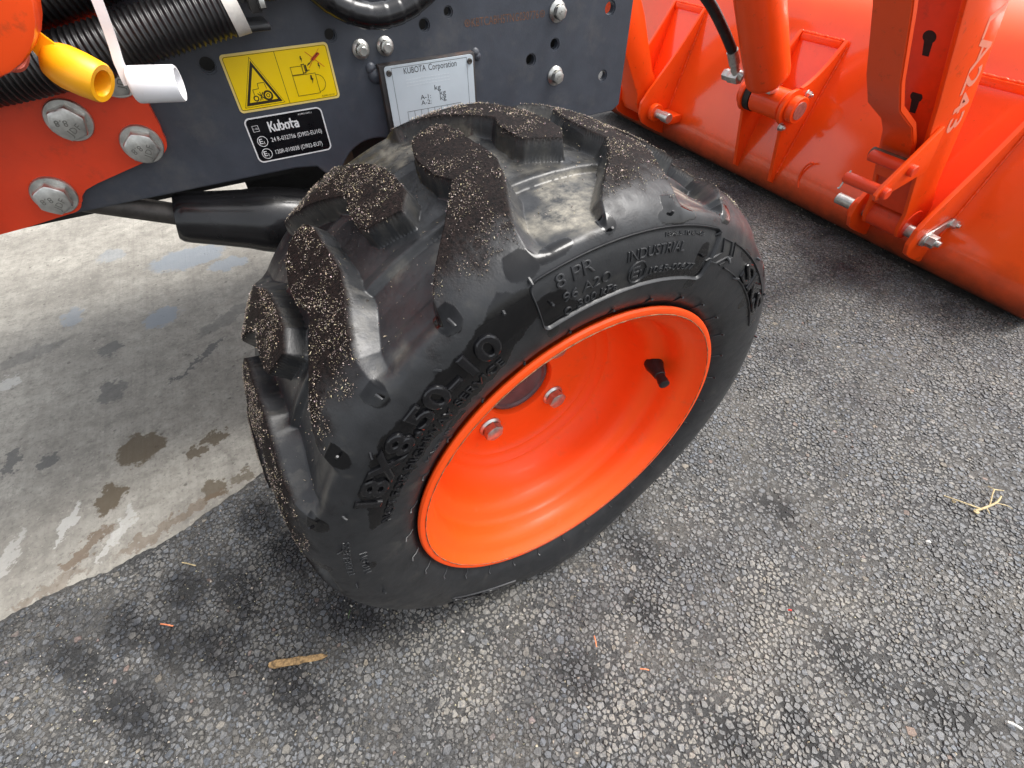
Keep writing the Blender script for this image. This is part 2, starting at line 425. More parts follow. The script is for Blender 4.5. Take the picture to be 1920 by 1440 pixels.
class MB:
    """mesh builder: collects vertices and faces with a material index"""
    def __init__(s):
        s.v, s.f, s.m = [], [], []

    def add(s, v, f, mi=0):
        o = len(s.v)
        s.v += [tuple(map(float, p)) for p in v]
        s.f += [tuple(i + o for i in q) for q in f]
        s.m += [mi] * len(f)
        return s

    def mesh(s, name):
        me = bpy.data.meshes.new(name)
        me.from_pydata(s.v, [], s.f)
        me.polygons.foreach_set('material_index', s.m)
        me.update()
        return me

    def build(s, name, mats, parent=None, smooth=35, mw=None, bevel=0):
        me = s.mesh(name)
        if bevel:
            bm = bmesh.new(); bm.from_mesh(me)
            bmesh.ops.remove_doubles(bm, verts=bm.verts, dist=1e-6)
            bm.normal_update()
            es = [e for e in bm.edges if len(e.link_faces) == 2 and e.calc_face_angle(0) > R(28)]
            bmesh.ops.bevel(bm, geom=es, offset=bevel, segments=2, affect='EDGES', profile=0.6, clamp_overlap=True)
            bm.to_mesh(me); bm.free()
        return link(name, me, mats, parent, mw, smooth)

    # --- shapes
    def frame(s, d, up=None):
        d = Vector(d).normalized()
        up = Vector(up) if up is not None else (Vector((0, 0, 1)) if abs(d.z) < 0.9 else Vector((1, 0, 0)))
        a = d.cross(up).normalized()
        b = a.cross(d).normalized()
        return a, b, d

    def tube(s, pts, rad, seg=16, mi=0, cap=True, rfun=None):
        pts = [Vector(p) for p in pts]
        n = len(pts)
        rows = []
        prev = None
        for i, p in enumerate(pts):
            d = (pts[min(i + 1, n - 1)] - pts[max(i - 1, 0)]).normalized()
            if prev is None:
                a, b, _ = s.frame(d)
            else:
                a = (prev - d * prev.dot(d)).normalized()
                b = a.cross(d)
            prev = a
            r = rad[i] if isinstance(rad, (list, tuple)) else rad
            if rfun:
                r = rfun(i / (n - 1), r)
            rows.append([p + (a * math.cos(t) + b * math.sin(t)) * r for t in (2 * math.pi * k / seg for k in range(seg))])
        v = [q for row in rows for q in row]
        f = [(i * seg + k, i * seg + (k + 1) % seg, (i + 1) * seg + (k + 1) % seg, (i + 1) * seg + k) for i in range(n - 1) for k in range(seg)]
        if cap:
            f.append(tuple(range(seg - 1, -1, -1)))
            f.append(tuple((n - 1) * seg + k for k in range(seg)))
        return s.add(v, f, mi)

    def pin(s, p0, p1, r, seg=24, mi=0, ch=.0015):
        p0, p1 = Vector(p0), Vector(p1)
        d = (p1 - p0).normalized() * ch
        return s.tube([p0, p0 + d, p1 - d, p1], [r - ch, r, r, r - ch], seg, mi)

    def lathe(s, prof, origin, axis, seg=48, mi=0, up=None, cap=False):
        """prof: (radius, height along axis)"""
        a, b, d = s.frame(axis, up)
        o = Vector(origin)
        v = [o + d * h + (a * math.cos(t) + b * math.sin(t)) * r for (r, h) in prof for t in (2 * math.pi * k / seg for k in range(seg))]
        n = len(prof)
        f = [(i * seg + k, i * seg + (k + 1) % seg, (i + 1) * seg + (k + 1) % seg, (i + 1) * seg + k) for i in range(n - 1) for k in range(seg)]
        if cap:
            f.append(tuple(range(seg - 1, -1, -1)))
            f.append(tuple((n - 1) * seg + k for k in range(seg)))
        return s.add(v, f, mi)

    def box(s, x0, x1, y0, y1, z0, z1, mi=0, mat=None):
        v = [Vector((x, y, z)) for x in (x0, x1) for y in (y0, y1) for z in (z0, z1)]
        if mat is not None:
            v = [mat @ p for p in v]
        return s.add(v, [(0, 1, 3, 2), (4, 6, 7, 5), (0, 4, 5, 1), (2, 3, 7, 6), (0, 2, 6, 4), (1, 5, 7, 3)], mi)

    def prism_xz(s, poly, y0, y1, mi=0):
        n = len(poly)
        v = [(x, y0, z) for x, z in poly] + [(x, y1, z) for x, z in poly]
        ar = sum(poly[i][0] * poly[(i + 1) % n][1] - poly[(i + 1) % n][0] * poly[i][1] for i in range(n))
        f = [tuple(range(n)), tuple(range(2 * n - 1, n - 1, -1))] + [(i, n + i, n + (i + 1) % n, (i + 1) % n) for i in range(n)]
        if ar < 0:
            f = [q[::-1] for q in f]
        return s.add(v, f, mi)


def smooth_path(pts, n=40):
    P = [Vector(p) for p in pts]
    P = [P[0] * 2 - P[1]] + P + [P[-1] * 2 - P[-2]]
    out = []
    segs = len(P) - 3
    per = max(2, n // segs)
    for i in range(segs):
        a, b, c, d = P[i:i + 4]
        for k in range(per + (1 if i == segs - 1 else 0)):
            t = k / per
            out.append(0.5 * ((2 * b) + (c - a) * t + (2 * a - 5 * b + 4 * c - d) * t * t + (3 * b - a - 3 * c + d) * t ** 3))
    return out


def arc_pts(cx, cz, r, a0, a1, n=8):
    return [(cx + r * math.cos(R(a0 + (a1 - a0) * i / n)), cz + r * math.sin(R(a0 + (a1 - a0) * i / n))) for i in range(n + 1)]


def plate_with_holes(name, outer, holes, y_front, thick, mat, parent, bevel=0.0012):
    """flat plate in the XZ plane, facing -Y, cut by real holes"""
    bm = bmesh.new()
    edges = []
    for loop in [outer] + holes:
        vs = [bm.verts.new((x, y_front, z)) for x, z in loop]
        edges += [bm.edges.new((vs[i], vs[(i + 1) % len(vs)])) for i in range(len(vs))]
    bmesh.ops.triangle_fill(bm, use_beauty=True, use_dissolve=False, edges=edges)
    bm.normal_update()
    if sum(f.normal.y for f in bm.faces) > 0:
        bmesh.ops.reverse_faces(bm, faces=bm.faces)
    r = bmesh.ops.extrude_face_region(bm, geom=list(bm.faces))
    bmesh.ops.translate(bm, verts=[e for e in r['geom'] if isinstance(e, bmesh.types.BMVert)], vec=(0, thick, 0))
    bmesh.ops.recalc_face_normals(bm, faces=bm.faces)
    if bevel:
        es = [e for e in bm.edges if len(e.link_faces) == 2 and e.calc_face_angle(0) > R(60)]
        bmesh.ops.bevel(bm, geom=es, offset=bevel, segments=2, affect='EDGES', clamp_overlap=True)
    me = bpy.data.meshes.new(name)
    bm.to_mesh(me); bm.free()
    return link(name, me, mat, parent, None, 30)


_dg = None


def text_mesh(body, size=1.0, extrude=0.0, bevel=0.0, offset=0.0, spacing=1.0, res=3):
    """text as (verts Nx3, faces); built-in font, baseline at y=0, x from 0"""
    cu = bpy.data.curves.new('t', 'FONT')
    cu.body = body
    cu.size = size
    cu.extrude = extrude
    cu.bevel_depth = bevel
    cu.bevel_resolution = 1
    cu.offset = offset
    cu.space_character = spacing
    cu.resolution_u = res
    o = bpy.data.objects.new('t', cu)
    COL.objects.link(o)
    dg = bpy.context.evaluated_depsgraph_get()
    dg.update()
    me = o.evaluated_get(dg).to_mesh()
    v = np.array([tuple(p.co) for p in me.vertices]) if len(me.vertices) else np.zeros((0, 3))
    f = [tuple(p.vertices) for p in me.polygons]
    o.evaluated_get(dg).to_mesh_clear()
    bpy.data.objects.remove(o)
    bpy.data.curves.remove(cu)
    if len(v):
        v[:, 0] -= v[:, 0].min()
    return v, f


# periodic value noise for numpy fields
def vnoise(x, y, seed, px=None):
    g = np.random.default_rng(seed).random((256, 256))
    xi, yi = np.floor(x).astype(int), np.floor(y).astype(int)
    fx, fy = x - xi, y - yi
    fx, fy = fx * fx * (3 - 2 * fx), fy * fy * (3 - 2 * fy)
    w = (lambda a: a % px) if px else (lambda a: a % 256)
    a = g[w(xi), yi % 256]; b_ = g[w(xi + 1), yi % 256]; c = g[w(xi), (yi + 1) % 256]; d = g[w(xi + 1), (yi + 1) % 256]
    return (a * (1 - fx) + b_ * fx) * (1 - fy) + (c * (1 - fx) + d * fx) * fy


def fbm(x, y, seed, o=4):
    s, a, t = 0, 0.5, 0
    for k in range(o):
        s = s + a * vnoise(x * 2 ** k + 13.7 * k, y * 2 ** k + 7.1 * k, seed + k); t += a; a *= 0.55
    return s / t


def sstep(a, b, x):
    t = np.clip((x - a) / (b - a), 0, 1)
    return t * t * (3 - 2 * t)


def np_mesh(name, V, F, mat, parent=None, kind=None, smooth=None, attrs=None, cols=None, tri_mi=None):
    """V Nx3, F list of equal-length faces array"""
    me = bpy.data.meshes.new(name)
    F = np.asarray(F, dtype=np.int32)
    k = F.shape[1]
    me.vertices.add(len(V)); me.vertices.foreach_set('co', np.asarray(V, dtype=np.float32).ravel())
    me.loops.add(F.size); me.loops.foreach_set('vertex_index', F.ravel())
    me.polygons.add(len(F))
    me.polygons.foreach_set('loop_start', np.arange(0, F.size, k, dtype=np.int32))
    if tri_mi is not None:
        me.polygons.foreach_set('material_index', tri_mi)
    me.update(calc_edges=True)
    for nm, a in (attrs or {}).items():
        t = me.attributes.new(nm, 'FLOAT', 'POINT'); t.data.foreach_set('value', np.asarray(a, dtype=np.float32))
    for nm, a in (cols or {}).items():
        t = me.attributes.new(nm, 'FLOAT_COLOR', 'POINT')
        t.data.foreach_set('color', np.concatenate([a, np.ones((len(a), 1))], 1).astype(np.float32).ravel())
    o = link(name, me, mat, parent, None, smooth)
    if kind:
        o['kind'] = kind
    return o


# ------------------------------------------------------------------ ground
def slab_edge(x):
    """y of the concrete / asphalt joint"""
    return 0.2135 + 0.215 * (x + 0.18) - 0.022 * np.exp(-((x + 0.42) / 0.09) ** 2)


asph = MB()
asph.add([(-40, -40, -0.0012), (40, -40, -0.0012), (40, 40, -0.0012), (-40, 40, -0.0012)], [(0, 1, 2, 3)])
asphalt = tag(asph.build('asphalt', ASPHALT, None, None), kind='structure')

# concrete slab with an uneven broken edge
xs = np.r_[np.linspace(-6, -0.8, 20), np.linspace(-0.795, 0.36, 520)]
rs = np.random.default_rng(5)
edge = slab_edge(np.clip(xs, -1.2, 1)) + (fbm(xs * 60 + 400, xs * 0 + 3.3, 21, 5) - 0.5) * 0.014
mb = MB()
n = len(xs)
rows = [[(x, 7.0, 0.0005) for x in xs], [(x, e + 0.010, 0.0010) for x, e in zip(xs, edge)],
        [(x, e + 0.003, 0.0002) for x, e in zip(xs, edge)], [(x, e, -0.003) for x, e in zip(xs, edge)], [(x, e, -0.09) for x, e in zip(xs, edge)]]
v = [p for r_ in rows for p in r_]
f = [(i * n + k, (i + 1) * n + k, (i + 1) * n + k + 1, i * n + k + 1) for i in range(4) for k in range(n - 1)]
mb.add(v, f)
slab = tag(mb.build('concrete_slab', CONCRETE, None, 60), kind='structure')

# asphalt aggregate: radial samples of a power diagram over jittered sites
sp = 0.0047
gx = np.arange(-0.85, 1.20, sp); gy = np.arange(-0.85, 1.15, sp * 0.88)
NX, NY = len(gx), len(gy)
X, Y = np.meshgrid(gx, gy, indexing='ij')
X = X + (np.arange(NY) % 2)[None, :] * sp * 0.5
X = X + rng.uniform(-0.40, 0.40, X.shape) * sp
Y = Y + rng.uniform(-0.40, 0.40, Y.shape) * sp
Wt = (rng.beta(1.0, 2.0, X.shape) * 1.15 * sp) ** 2
Xp, Yp, Wp = (np.pad(a, 2, mode='edge') for a in (X, Y, Wt))
K = 5
ang = (np.arange(K) / K * 2 * np.pi)[None, None, :] + rng.uniform(0, 2 * np.pi, X.shape)[..., None] + rng.uniform(-.42, .42, X.shape + (K,))
DX, DY = np.cos(ang), np.sin(ang)
rad = np.full(ang.shape, sp * 1.3)
for i in range(-2, 3):
    for j in range(-2, 3):
        if i == 0 and j == 0:
            continue
        dx = Xp[2 + i:2 + i + NX, 2 + j:2 + j + NY] - X
        dy = Yp[2 + i:2 + i + NX, 2 + j:2 + j + NY] - Y
        d2 = dx * dx + dy * dy
        h = (d2 + Wt - Wp[2 + i:2 + i + NX, 2 + j:2 + j + NY]) / 2
        dot = dx[..., None] * DX + dy[..., None] * DY
        with np.errstate(divide='ignore', invalid='ignore'):
            t_ = np.where(dot > 1e-7, h[..., None] / dot, 1)
        rad = np.minimum(rad, np.maximum(t_, 0.0006))
keep = (Y < slab_edge(np.clip(X, -1.2, 1)) - 0.002) | (X > 0.365)
# only where the ground can be seen from about here
keep &= (Y > -0.62 - 0.25 * (X - 0.3)) & (Y < 1.1) & (Y > -0.35 - 0.9 * (X + 0.55)) 
keep &= ~((X > 0.36) & (Y > 0.85)) & (X < 1.08) & (X > -0.80) & ~((X > .93) & (Y > -.1)) & ~((X > .36) & (Y > .70)) & (Y < .62 + .6 * np.maximum(X - .4, 0)) & ~((np.abs(X) < .10) & (np.abs(Y) < .07)) & (rad.max(-1) > 0.0022)
X, Y, DX, DY, rad = X[keep], Y[keep], DX[keep], DY[keep], rad[keep]
N = len(X)
dist_cam = np.hypot(X + 0.15, Y + 0.28)
hgt = rng.normal(-0.00065, 0.0005, N).clip(-0.0030, 0.0006) + (fbm(X * 14 + 90, Y * 14 + 40, 61, 3) - .5) * 0.0016
tx, ty = rng.normal(0, 0.07, N), rng.normal(0, 0.07, N)
gap = 0.00012
r0 = np.maximum(rad - gap, 0.0005)
r1 = r0 * rng.uniform(0.80, 0.98, rad.shape)
zt = hgt[:, None] + tx[:, None] * DX * r1 + ty[:, None] * DY * r1 + rng.normal(0, 0.00012, rad.shape)
ring1 = np.stack([X[:, None] + DX * r0, Y[:, None] + DY * r0, np.minimum(zt - 0.0006, -0.0019)], -1)
ring2 = np.stack([X[:, None] + DX * r1, Y[:, None] + DY * r1, zt], -1)
cen = np.stack([X, Y, hgt + 0.0002], -1)[:, None, :]
V = np.concatenate([ring1, ring2, cen], 1)       # (N, 2K+1, 3)
ii = np.arange(K); jj = (ii + 1) % K
T = np.concatenate([np.stack([ii, jj, K + jj], 1), np.stack([ii, K + jj, K + ii], 1), np.stack([K + ii, K + jj, np.full(K, 2 * K)], 1)])
F = (T[None] + (np.arange(N) * (2 * K + 1))[:, None, None]).reshape(-1, 3)
tone = rng.normal(0.094, 0.020, N).clip(0.038, 0.19)
warm = rng.normal(0, 0.05, N)
colr = np.stack([tone * (0.985 + warm), tone * (1.0 + 0.2 * warm), tone * (1.02 - warm)], -1)
odd = rng.random(N)
colr[odd < 0.03] *= np.array([1.5, 1.38, 1.2])
colr[odd > 0.995] *= np.array([1.4, 1.0, .85])
colV = np.repeat(colr, 2 * K + 1, axis=0)
agg = np_mesh('aggregate', V.reshape(-1, 3), F, STONE, asphalt, 'stuff', 40, cols={'tone': colV})

# tan grit lodged between the stones
NG = 130000
px_ = rng.uniform(-0.72, 1.05, NG); py_ = rng.uniform(-0.72, 0.75, NG)
dens = fbm(px_ * 7 + 33, py_ * 7 + 71, 88, 4) + 0.25 * fbm(px_ * 60, py_ * 60, 77, 2)
ok = (dens > 0.56 + rng.normal(0, 0.11, NG)) & ((py_ < slab_edge(np.clip(px_, -1.2, 1)) - 0.003) | (px_ > .365)) & (py_ > -0.35 - 0.9 * (px_ + 0.55))
px_, py_ = px_[ok], py_[ok]
G = len(px_)
sz = rng.gamma(2.0, 0.00042, G).clip(0.0003, 0.0030)
aa = rng.uniform(0, 6.28, G)
el_ = rng.uniform(0.8, 2.0, G)
base = np.array([[1, 0, 0], [-.4, .8, 0], [-.7, -.6, 0], [0, 0, .9], [.4, -.7, .2]])
V = np.zeros((G, 5, 3))
for k in range(5):
    jx = base[k, 0] * el_ + rng.normal(0, .2, G); jy = base[k, 1] + rng.normal(0, .2, G)
    V[:, k, 0] = px_ + sz * (jx * np.cos(aa) - jy * np.sin(aa)) * .6
    V[:, k, 1] = py_ + sz * (jx * np.sin(aa) + jy * np.cos(aa)) * .6
    V[:, k, 2] = -0.0016 + rng.uniform(0, .0013, G) + base[k, 2] * sz * .7
T = np.array([[0, 1, 3], [1, 2, 3], [2, 4, 3], [4, 0, 3], [0, 2, 1], [0, 4, 2]])
F = (T[None] + (np.arange(G) * 5)[:, None, None]).reshape(-1, 3)
gt = rng.normal(0.24, 0.11, G).clip(.05, .6)
gc = np.stack([gt, gt * rng.uniform(.84, .95, G), gt * rng.uniform(.62, .85, G)], -1)
np_mesh('grit', V.reshape(-1, 3), F, GRIT, asphalt, 'stuff', None, cols={'tone': np.repeat(gc, 5, axis=0)})


# ------------------------------------------------------------------ tractor
YF = 0.20                                   # outer face of the frame side plate
tractor = empty('compact_tractor', (-0.10, 0.46, 0.0))
tag(tractor, 'dark grey framed compact tractor with decals, orange bracket and orange wheel', 'tractor')

# --- front wheel
WYAW = 0.0604
WC = Vector((0, 0, 0.213))
wheel = empty('front_wheel', WC - Vector(tractor.location), tractor)
wheel.rotation_euler = (0, 0, WYAW)
WM = Matrix.Translation(WC) @ Matrix.Rotation(WYAW, 4, 'Z')


def cr_spline(P, per=40):
    P = np.array(P, float)
    P = np.vstack([2 * P[0] - P[1], P, 2 * P[-1] - P[-2]])
    out = []
    t = np.linspace(0, 1, per, endpoint=False)[:, None]
    for i in range(len(P) - 3):
        a, b_, c, d = P[i:i + 4]
        out.append(0.5 * ((2 * b_) + (c - a) * t + (2 * a - 5 * b_ + 4 * c - d) * t ** 2 + (3 * b_ - a - 3 * c + d) * t ** 3))
    out.append(P[-2][None])
    return np.concatenate(out)


outer = [(.088, .1405), (.0955, .1435), (.0995, .1485), (.1025, .1525), (.1058, .160), (.1076, .171), (.1078, .182), (.1066, .192), (.1040, .2005),
         (.0995, .2090), (.092, .2155), (.080, .2213), (.065, .2250), (.050, .2270), (.025, .2284), (0, .2288)]
prof = cr_spline(outer + [(-w, r) for w, r in outer[-2::-1]])
ss = np.r_[0, np.cumsum(np.hypot(*np.diff(prof, axis=0).T))]
S_TOT = ss[-1]
# sample 1 mm on the outside and crown, coarser on the inside
smp = []
s_ = 0.0
while s_ < S_TOT:
    smp.append(s_)
    s_ += 0.0020 if s_ < 0.012 else (0.00085 if s_ < 0.262 else 0.0032)
smp = np.array(smp + [S_TOT])
PW, PR = np.interp(smp, ss, prof[:, 0]), np.interp(smp, ss, prof[:, 1])
dW, dR = np.gradient(PW, smp), np.gradient(PR, smp)
ln_ = np.hypot(dW, dR)
NW_, NR_ = dR / ln_, -dW / ln_              # outward normal (w, r)
W_to_s = lambda w: np.interp(-np.asarray(w), -prof[:, 0][np.argmax(prof[:, 0]):], ss[np.argmax(prof[:, 0]):])

NL = 13
PER = 360.0 / NL
TH = np.r_[np.arange(22, 196, 0.155), np.arange(196, 382, 0.42)]     # degrees, fine where the tyre is seen
NT = len(TH)
REF0 = 105.0
mm = 1000 * 0.226 * math.pi / 180           # mm per degree


def poly_sdf(px, py, poly):
    d = np.full(px.shape, 1e18); sgn = np.ones(px.shape)
    n_ = len(poly)
    for i in range(n_):
        ax, ay = poly[i]; bx, by = poly[i - 1]
        ex, ey = bx - ax, by - ay
        wx, wy = px - ax, py - ay
        t = np.clip((wx * ex + wy * ey) / (ex * ex + ey * ey), 0, 1)
        d = np.minimum(d, (wx - ex * t) ** 2 + (wy - ey * t) ** 2)
        c1, c2, c3 = py >= ay, py < by, ex * wy > ey * wx
        sgn = np.where((c1 & c2 & c3) | (~c1 & ~c2 & ~c3), -sgn, sgn)
    return sgn * np.sqrt(d)


Lft = [(-5.0, -46), (-2.6, -42), (-1.0, -34), (-.1, -24), (.8, -10), (.7, 13), (-.6, 27), (1.0, 36), (4.8, 55), (10, 76), (12.3, 86), (13.4, 97), (13.4, 125)]
Rgt = [(-2.6, 125), (-2.2, 104), (-1.6, 92), (-2.2, 77), (-4.2, 60), (-6.7, 41), (-8.0, 27), (-8.2, 10), (-8.0, -10), (-8.2, -23), (-7.6, -38), (-6.5, -44)]
cm = lambda w: np.interp(w, [q[1] for q in Lft], [q[0] for q in Lft]) * .5 + np.interp(w, [q[1] for q in Rgt[::-1]], [q[0] for q in Rgt[::-1]]) * .5
# inner lugs: mirrored, their heads cut off square where they cross the crown
LftI = [(.3, -16), (.9, -10), (.7, 13), (-.6, 27), (1.0, 36), (4.8, 55), (10, 76), (12.3, 86), (13.4, 97), (13.4, 125)]
RgtI = [(-2.6, 125), (-2.2, 104), (-1.6, 92), (-2.2, 77), (-4.2, 60), (-6.7, 41), (-7.6, 27), (-8.0, 10), (-7.6, -10), (-5.2, -24)]

rel = (TH - REF0) % PER
relg, wg = np.meshgrid(rel, PW * 1000, indexing='ij')
sg = np.broadcast_to(smp[None, :] * 1000, relg.shape)
s_of = lambda w: W_to_s(np.asarray(w) / 1000.0) * 1000     # mm along the profile
sC = float(s_of(0))
polyO = [(a * mm, float(s_of(w)) if w < 100 else float(s_of(100)) - (w - 100)) for a, w in Lft + Rgt]
polyI = [(a * mm, float(s_of(w)) if w < 100 else float(s_of(100)) - (w - 100)) for a, w in LftI + RgtI]


def lug_field(relg, sg, wg, poly, off):
    m = np.ones(relg.shape)
    rc = (relg - off + 12.0) % PER - 12.0
    for k in (-1, 0, 1):
        a = rc + k * PER
        d = poly_sdf(a * mm, sg, poly)
        right = a < cm(wg)
        wid = np.where(right, 3.2 + 6.5 * sstep(30, 55, wg), 3.0)
        t = np.clip(d / wid, 0, 1)
        m = np.minimum(m, np.where(d <= 0, 0, np.where(right, t, 0.55 * t + 0.45 * t * t * (3 - 2 * t))))
    return m


sgI = 2 * sC - sg                            # mirrored profile position
mO = lug_field(relg, sg, wg, polyO, 0.0)
mI = lug_field(relg, sgI, -wg, polyI, 12.9)
m = np.minimum(mO, mI)
sideO = sstep(0, 1, (sg - float(s_of(99.3)) + 2.0) / 13.0)
sideI = sstep(0, 1, (sgI - float(s_of(99.3)) + 2.0) / 13.0)
m = m * np.where(wg > 0, sideO, sideI)
Dp = np.interp(np.abs(PW) * 1000, [0, 30, 37, 39, 42, 60, 78, 90, 97, 100], [13.5, 13.5, 11.8, 11.8, 15.8, 15.2, 12.0, 7.6, 4.4, 2.2]) / 1000
thg, wgF = np.meshgrid(TH, PW, indexing='ij')
sgF = np.broadcast_to(smp[None, :], thg.shape)
xm = thg * mm
wear = (fbm(xm / 9, sgF * 1000 / 9, 3, 4) - 0.5)
edge_n = np.clip(m * 4, 0, 1) * np.clip((1 - m) * 4, 0, 1)
disp = -Dp[None, :] * m + wear * (0.0005 * (np.abs(wgF) < .09) + 0.0001) + edge_n * (fbm(xm / 2.5, sgF * 400, 9, 2) - .5) * 0.0001
# sunken data panel on the sidewall
rgF = np.broadcast_to(PR[None, :], thg.shape)
out_side = (wgF > 0.09)
PAN = (63.5, 105.8, .1712, .2032)


def panel_mask(th, r):
    cx, cr = (PAN[0] + PAN[1]) / 2, (PAN[2] + PAN[3]) / 2
    hx, hr, rr = (PAN[1] - PAN[0]) / 2 * R(1) * .187, (PAN[3] - PAN[2]) / 2, .005
    qx = np.abs((th - cx) * R(1) * .187) - (hx - rr); qr = np.abs(r - cr) - (hr - rr)
    return np.hypot(np.maximum(qx, 0), np.maximum(qr, 0)) + np.minimum(np.maximum(qx, qr), 0) - rr


pm = panel_mask(thg, rgF)
disp = disp - np.where(out_side, 0.0011 * sstep(0.0007, -0.0007, pm), 0)
# worn shoulder rib where letters wrap on the right
CON = np.array([math.cos(R(270)), math.sin(R(270))])


def wheel_point(th_deg, w, r):
    """wheel-local coordinates with the tyre squashed on the ground"""
    th = np.radians(th_deg)
    x, z = r * np.cos(th), r * np.sin(th)
    near = np.clip((-(z) - 0.10) / 0.12, 0, 1) * np.clip(1 - np.abs(x) / 0.16, 0, 1)
    bul = 0.009 * near * near * (3 - 2 * near) * np.clip((r - .15) / .03, 0, 1)
    w2 = w + np.sign(w) * bul * np.clip(np.abs(w) / .1, 0, 1)
    zmin = -0.2122 + np.abs(w2) * 0.01
    z2 = np.where(z < zmin, zmin + (z - zmin) * 0.03, z)
    return np.stack([x, -w2, z2], -1)


w3, r3 = wgF + NW_[None, :] * disp, rgF + NR_[None, :] * disp
V = wheel_point(thg, w3, r3).reshape(-1, 3)
M = len(smp)
i0 = np.arange(NT)[:, None] * M + np.arange(M - 1)[None, :]
i1 = ((np.arange(NT) + 1) % NT)[:, None] * M + np.arange(M - 1)[None, :]
F = np.stack([i0, i0 + 1, i1 + 1, i1], -1).reshape(-1, 4)[:, ::-1]

# surface states on the rubber: wet film, dusty lug tops, dried pale film
rsm = rgF
n1 = fbm(xm / 7, sgF * 1000 / 7, 31, 4) - .5
n2 = fbm(xm / 16, sgF * 1000 / 16, 41, 3) - .5


def blob(th0, r0_, rx, rr, amp=.35, ang=0.0):
    dx = (thg - th0) * R(1) * .19; dr = rsm - r0_
    if ang:
        c, s = math.cos(ang), math.sin(ang)
        dx, dr = dx * c + dr * s, -dx * s + dr * c
    d = np.hypot(dx / rx, dr / rr) + n1 * amp * 1.3 + n2 * .4
    return sstep(1.06, .94, d) * out_side


lo = np.interp(thg, [106, 112, 118, 128, 140, 150, 158, 162], [.186, .1765, .166, .1655, .168, .1705, .174, .182])
hi = np.interp(thg, [106, 110, 113, 118, 128, 140, 150, 155, 158, 162], [.203, .208, .203, .1985, .1985, .1985, .1965, .188, .186, .182])
band = sstep(0, .0008, rsm + n1 * .008 - lo) * sstep(0, .0008, hi - rsm + n2 * .008 + n1 * .004) * (thg > 105.6) * (thg < 162)
wet = band * out_side
for a in ((117.6, .2125, .006, .006), (132, .2132, .0065, .0065), (144, .2132, .0065, .0075), (159.5, .2150, .006, .008), (110.6, .200, .008, .008),
          (103.4, .1860, .0105, .0085), (101.5, .1765, .0125, .0065), (104, .177, .006, .009), (66.5, .1865, .0055, .0085), (66.0, .1765, .008, .0058), (72, .1745, .012, .0035),
          (65.5, .168, .0055, .005), (79, .173, .012, .003), (92, .1728, .010, .0028), (104, .166, .005, .006), (131, .1625, .011, .0028), (105.4, .2115, .008, .006), (50, .1985, .01, .004),
          (40, .191, .012, .009), (31, .19, .016, .010), (18, .188, .02, .007), (36, .182, .006, .008), (90.5, .2115, .004, .004), (78, .2128, .005, .005), (175, .183, .005, .003),
          (99.8, .2105, .010, .0035), (76.5, .2085, .014, .004)):
    wet = np.maximum(wet, blob(*a))
for k in range(NL):                          # every other lug: a wet spot round the vent at the lug's foot
    a0 = (REF0 + 12.6 + PER * k) % 360
    if not (70 < a0 < 165):
        wet = np.maximum(wet, blob(a0, .2135, .006, .0065))
crown = np.abs(wgF) * 1000
dust = np.clip(1.2 - m * 5, 0, 1) * sstep(100, 62, crown + n2 * 45 + n1 * 20)
dust = np.clip(dust + 0.35 * np.clip(1 - m * 2, 0, 1) * (n1 > .12) * (crown < 80), 0, 1)
up = np.sin(np.radians(thg))
pale = m * sstep(.30, .62, fbm(xm / 26, sgF * 1000 / 26, 51, 4) + .28 * np.exp(-((thg - 92) / 13) ** 2) + .2 * np.exp(-((thg - 68) / 10) ** 2) - .26) * (crown < 100)
pale = pale * (.22 + .78 * np.clip(np.exp(-((thg - 92) / 11) ** 2) + np.exp(-((thg - 66) / 9) ** 2), 0, 1)) * (.25 + .75 * (crown > 40))
pale = np.maximum(pale, 0.10 * edge_n * (n1 > 0))
pale = np.maximum(pale, .08 * sstep(.1, .3, n2) * (crown > 60) * out_side)
wet = np.maximum(wet, 0.3 * sstep(.10, .18, n2 + n1 * .5) * m * (crown < 40))
V = np.c_[V, np.ones(len(V))] @ np.array(WM).T
tyre = np_mesh('tyre', V[:, :3], F, RUBBER, wheel, None, 50, attrs={'wet': wet.ravel(), 'dust': dust.ravel(), 'pale': pale.ravel()})
tyre['label'] = 'wet black lugged tyre dusted with pale crumbs'
TYV = V[:, :3].reshape(NT, M, 3)

# sidewall: map (theta, r, lift) to the outside of the tyre
ro = PR[:len(PW) // 2][(PW > .0965)[:len(PW) // 2]]
_sel = np.nonzero((PW > .0965)[:len(PW) // 2])[0]
o_w, o_nw, o_nr = PW[_sel], NW_[_sel], NR_[_sel]
srt = np.argsort(ro)


def sidewall(th, r, lift):
    w = np.interp(r, ro[srt], o_w[srt]); a = np.interp(r, ro[srt], o_nw[srt]); b_ = np.interp(r, ro[srt], o_nr[srt])
    lift = lift - 0.0011 * sstep(0.0007, -0.0007, panel_mask(th, r))
    p = wheel_point(th, w + a * lift, r + b_ * lift)
    return (np.c_[p, np.ones(len(p))] @ np.array(WM).T)[:, :3]


TXT_OBJ = []


def side_text(body, th0, th1, r0_, h, lift=0.0009, wetm=0, offset=0.0, cap=0.7):
    v, f = text_mesh(body, 1.0, 0.02, 0.05, offset - .03, 1.0, 4)
    if not len(v):
        return
    wid = v[:, 0].max()
    hh = v[:, 1].max()
    th = th0 + (th1 - th0) * v[:, 0] / wid
    r = r0_ + v[:, 1] / max(hh, .5) * h
    zz = v[:, 2]
    lf = np.where(zz > 0, lift * np.clip(zz / zz.max(), 0, 1), -0.0006)
    q = MB(); q.add(sidewall(th, r, lf), f, 0)
    q.build('sidewall_lettering', WETRUB if wetm else DRYRUB, wheel, 40)


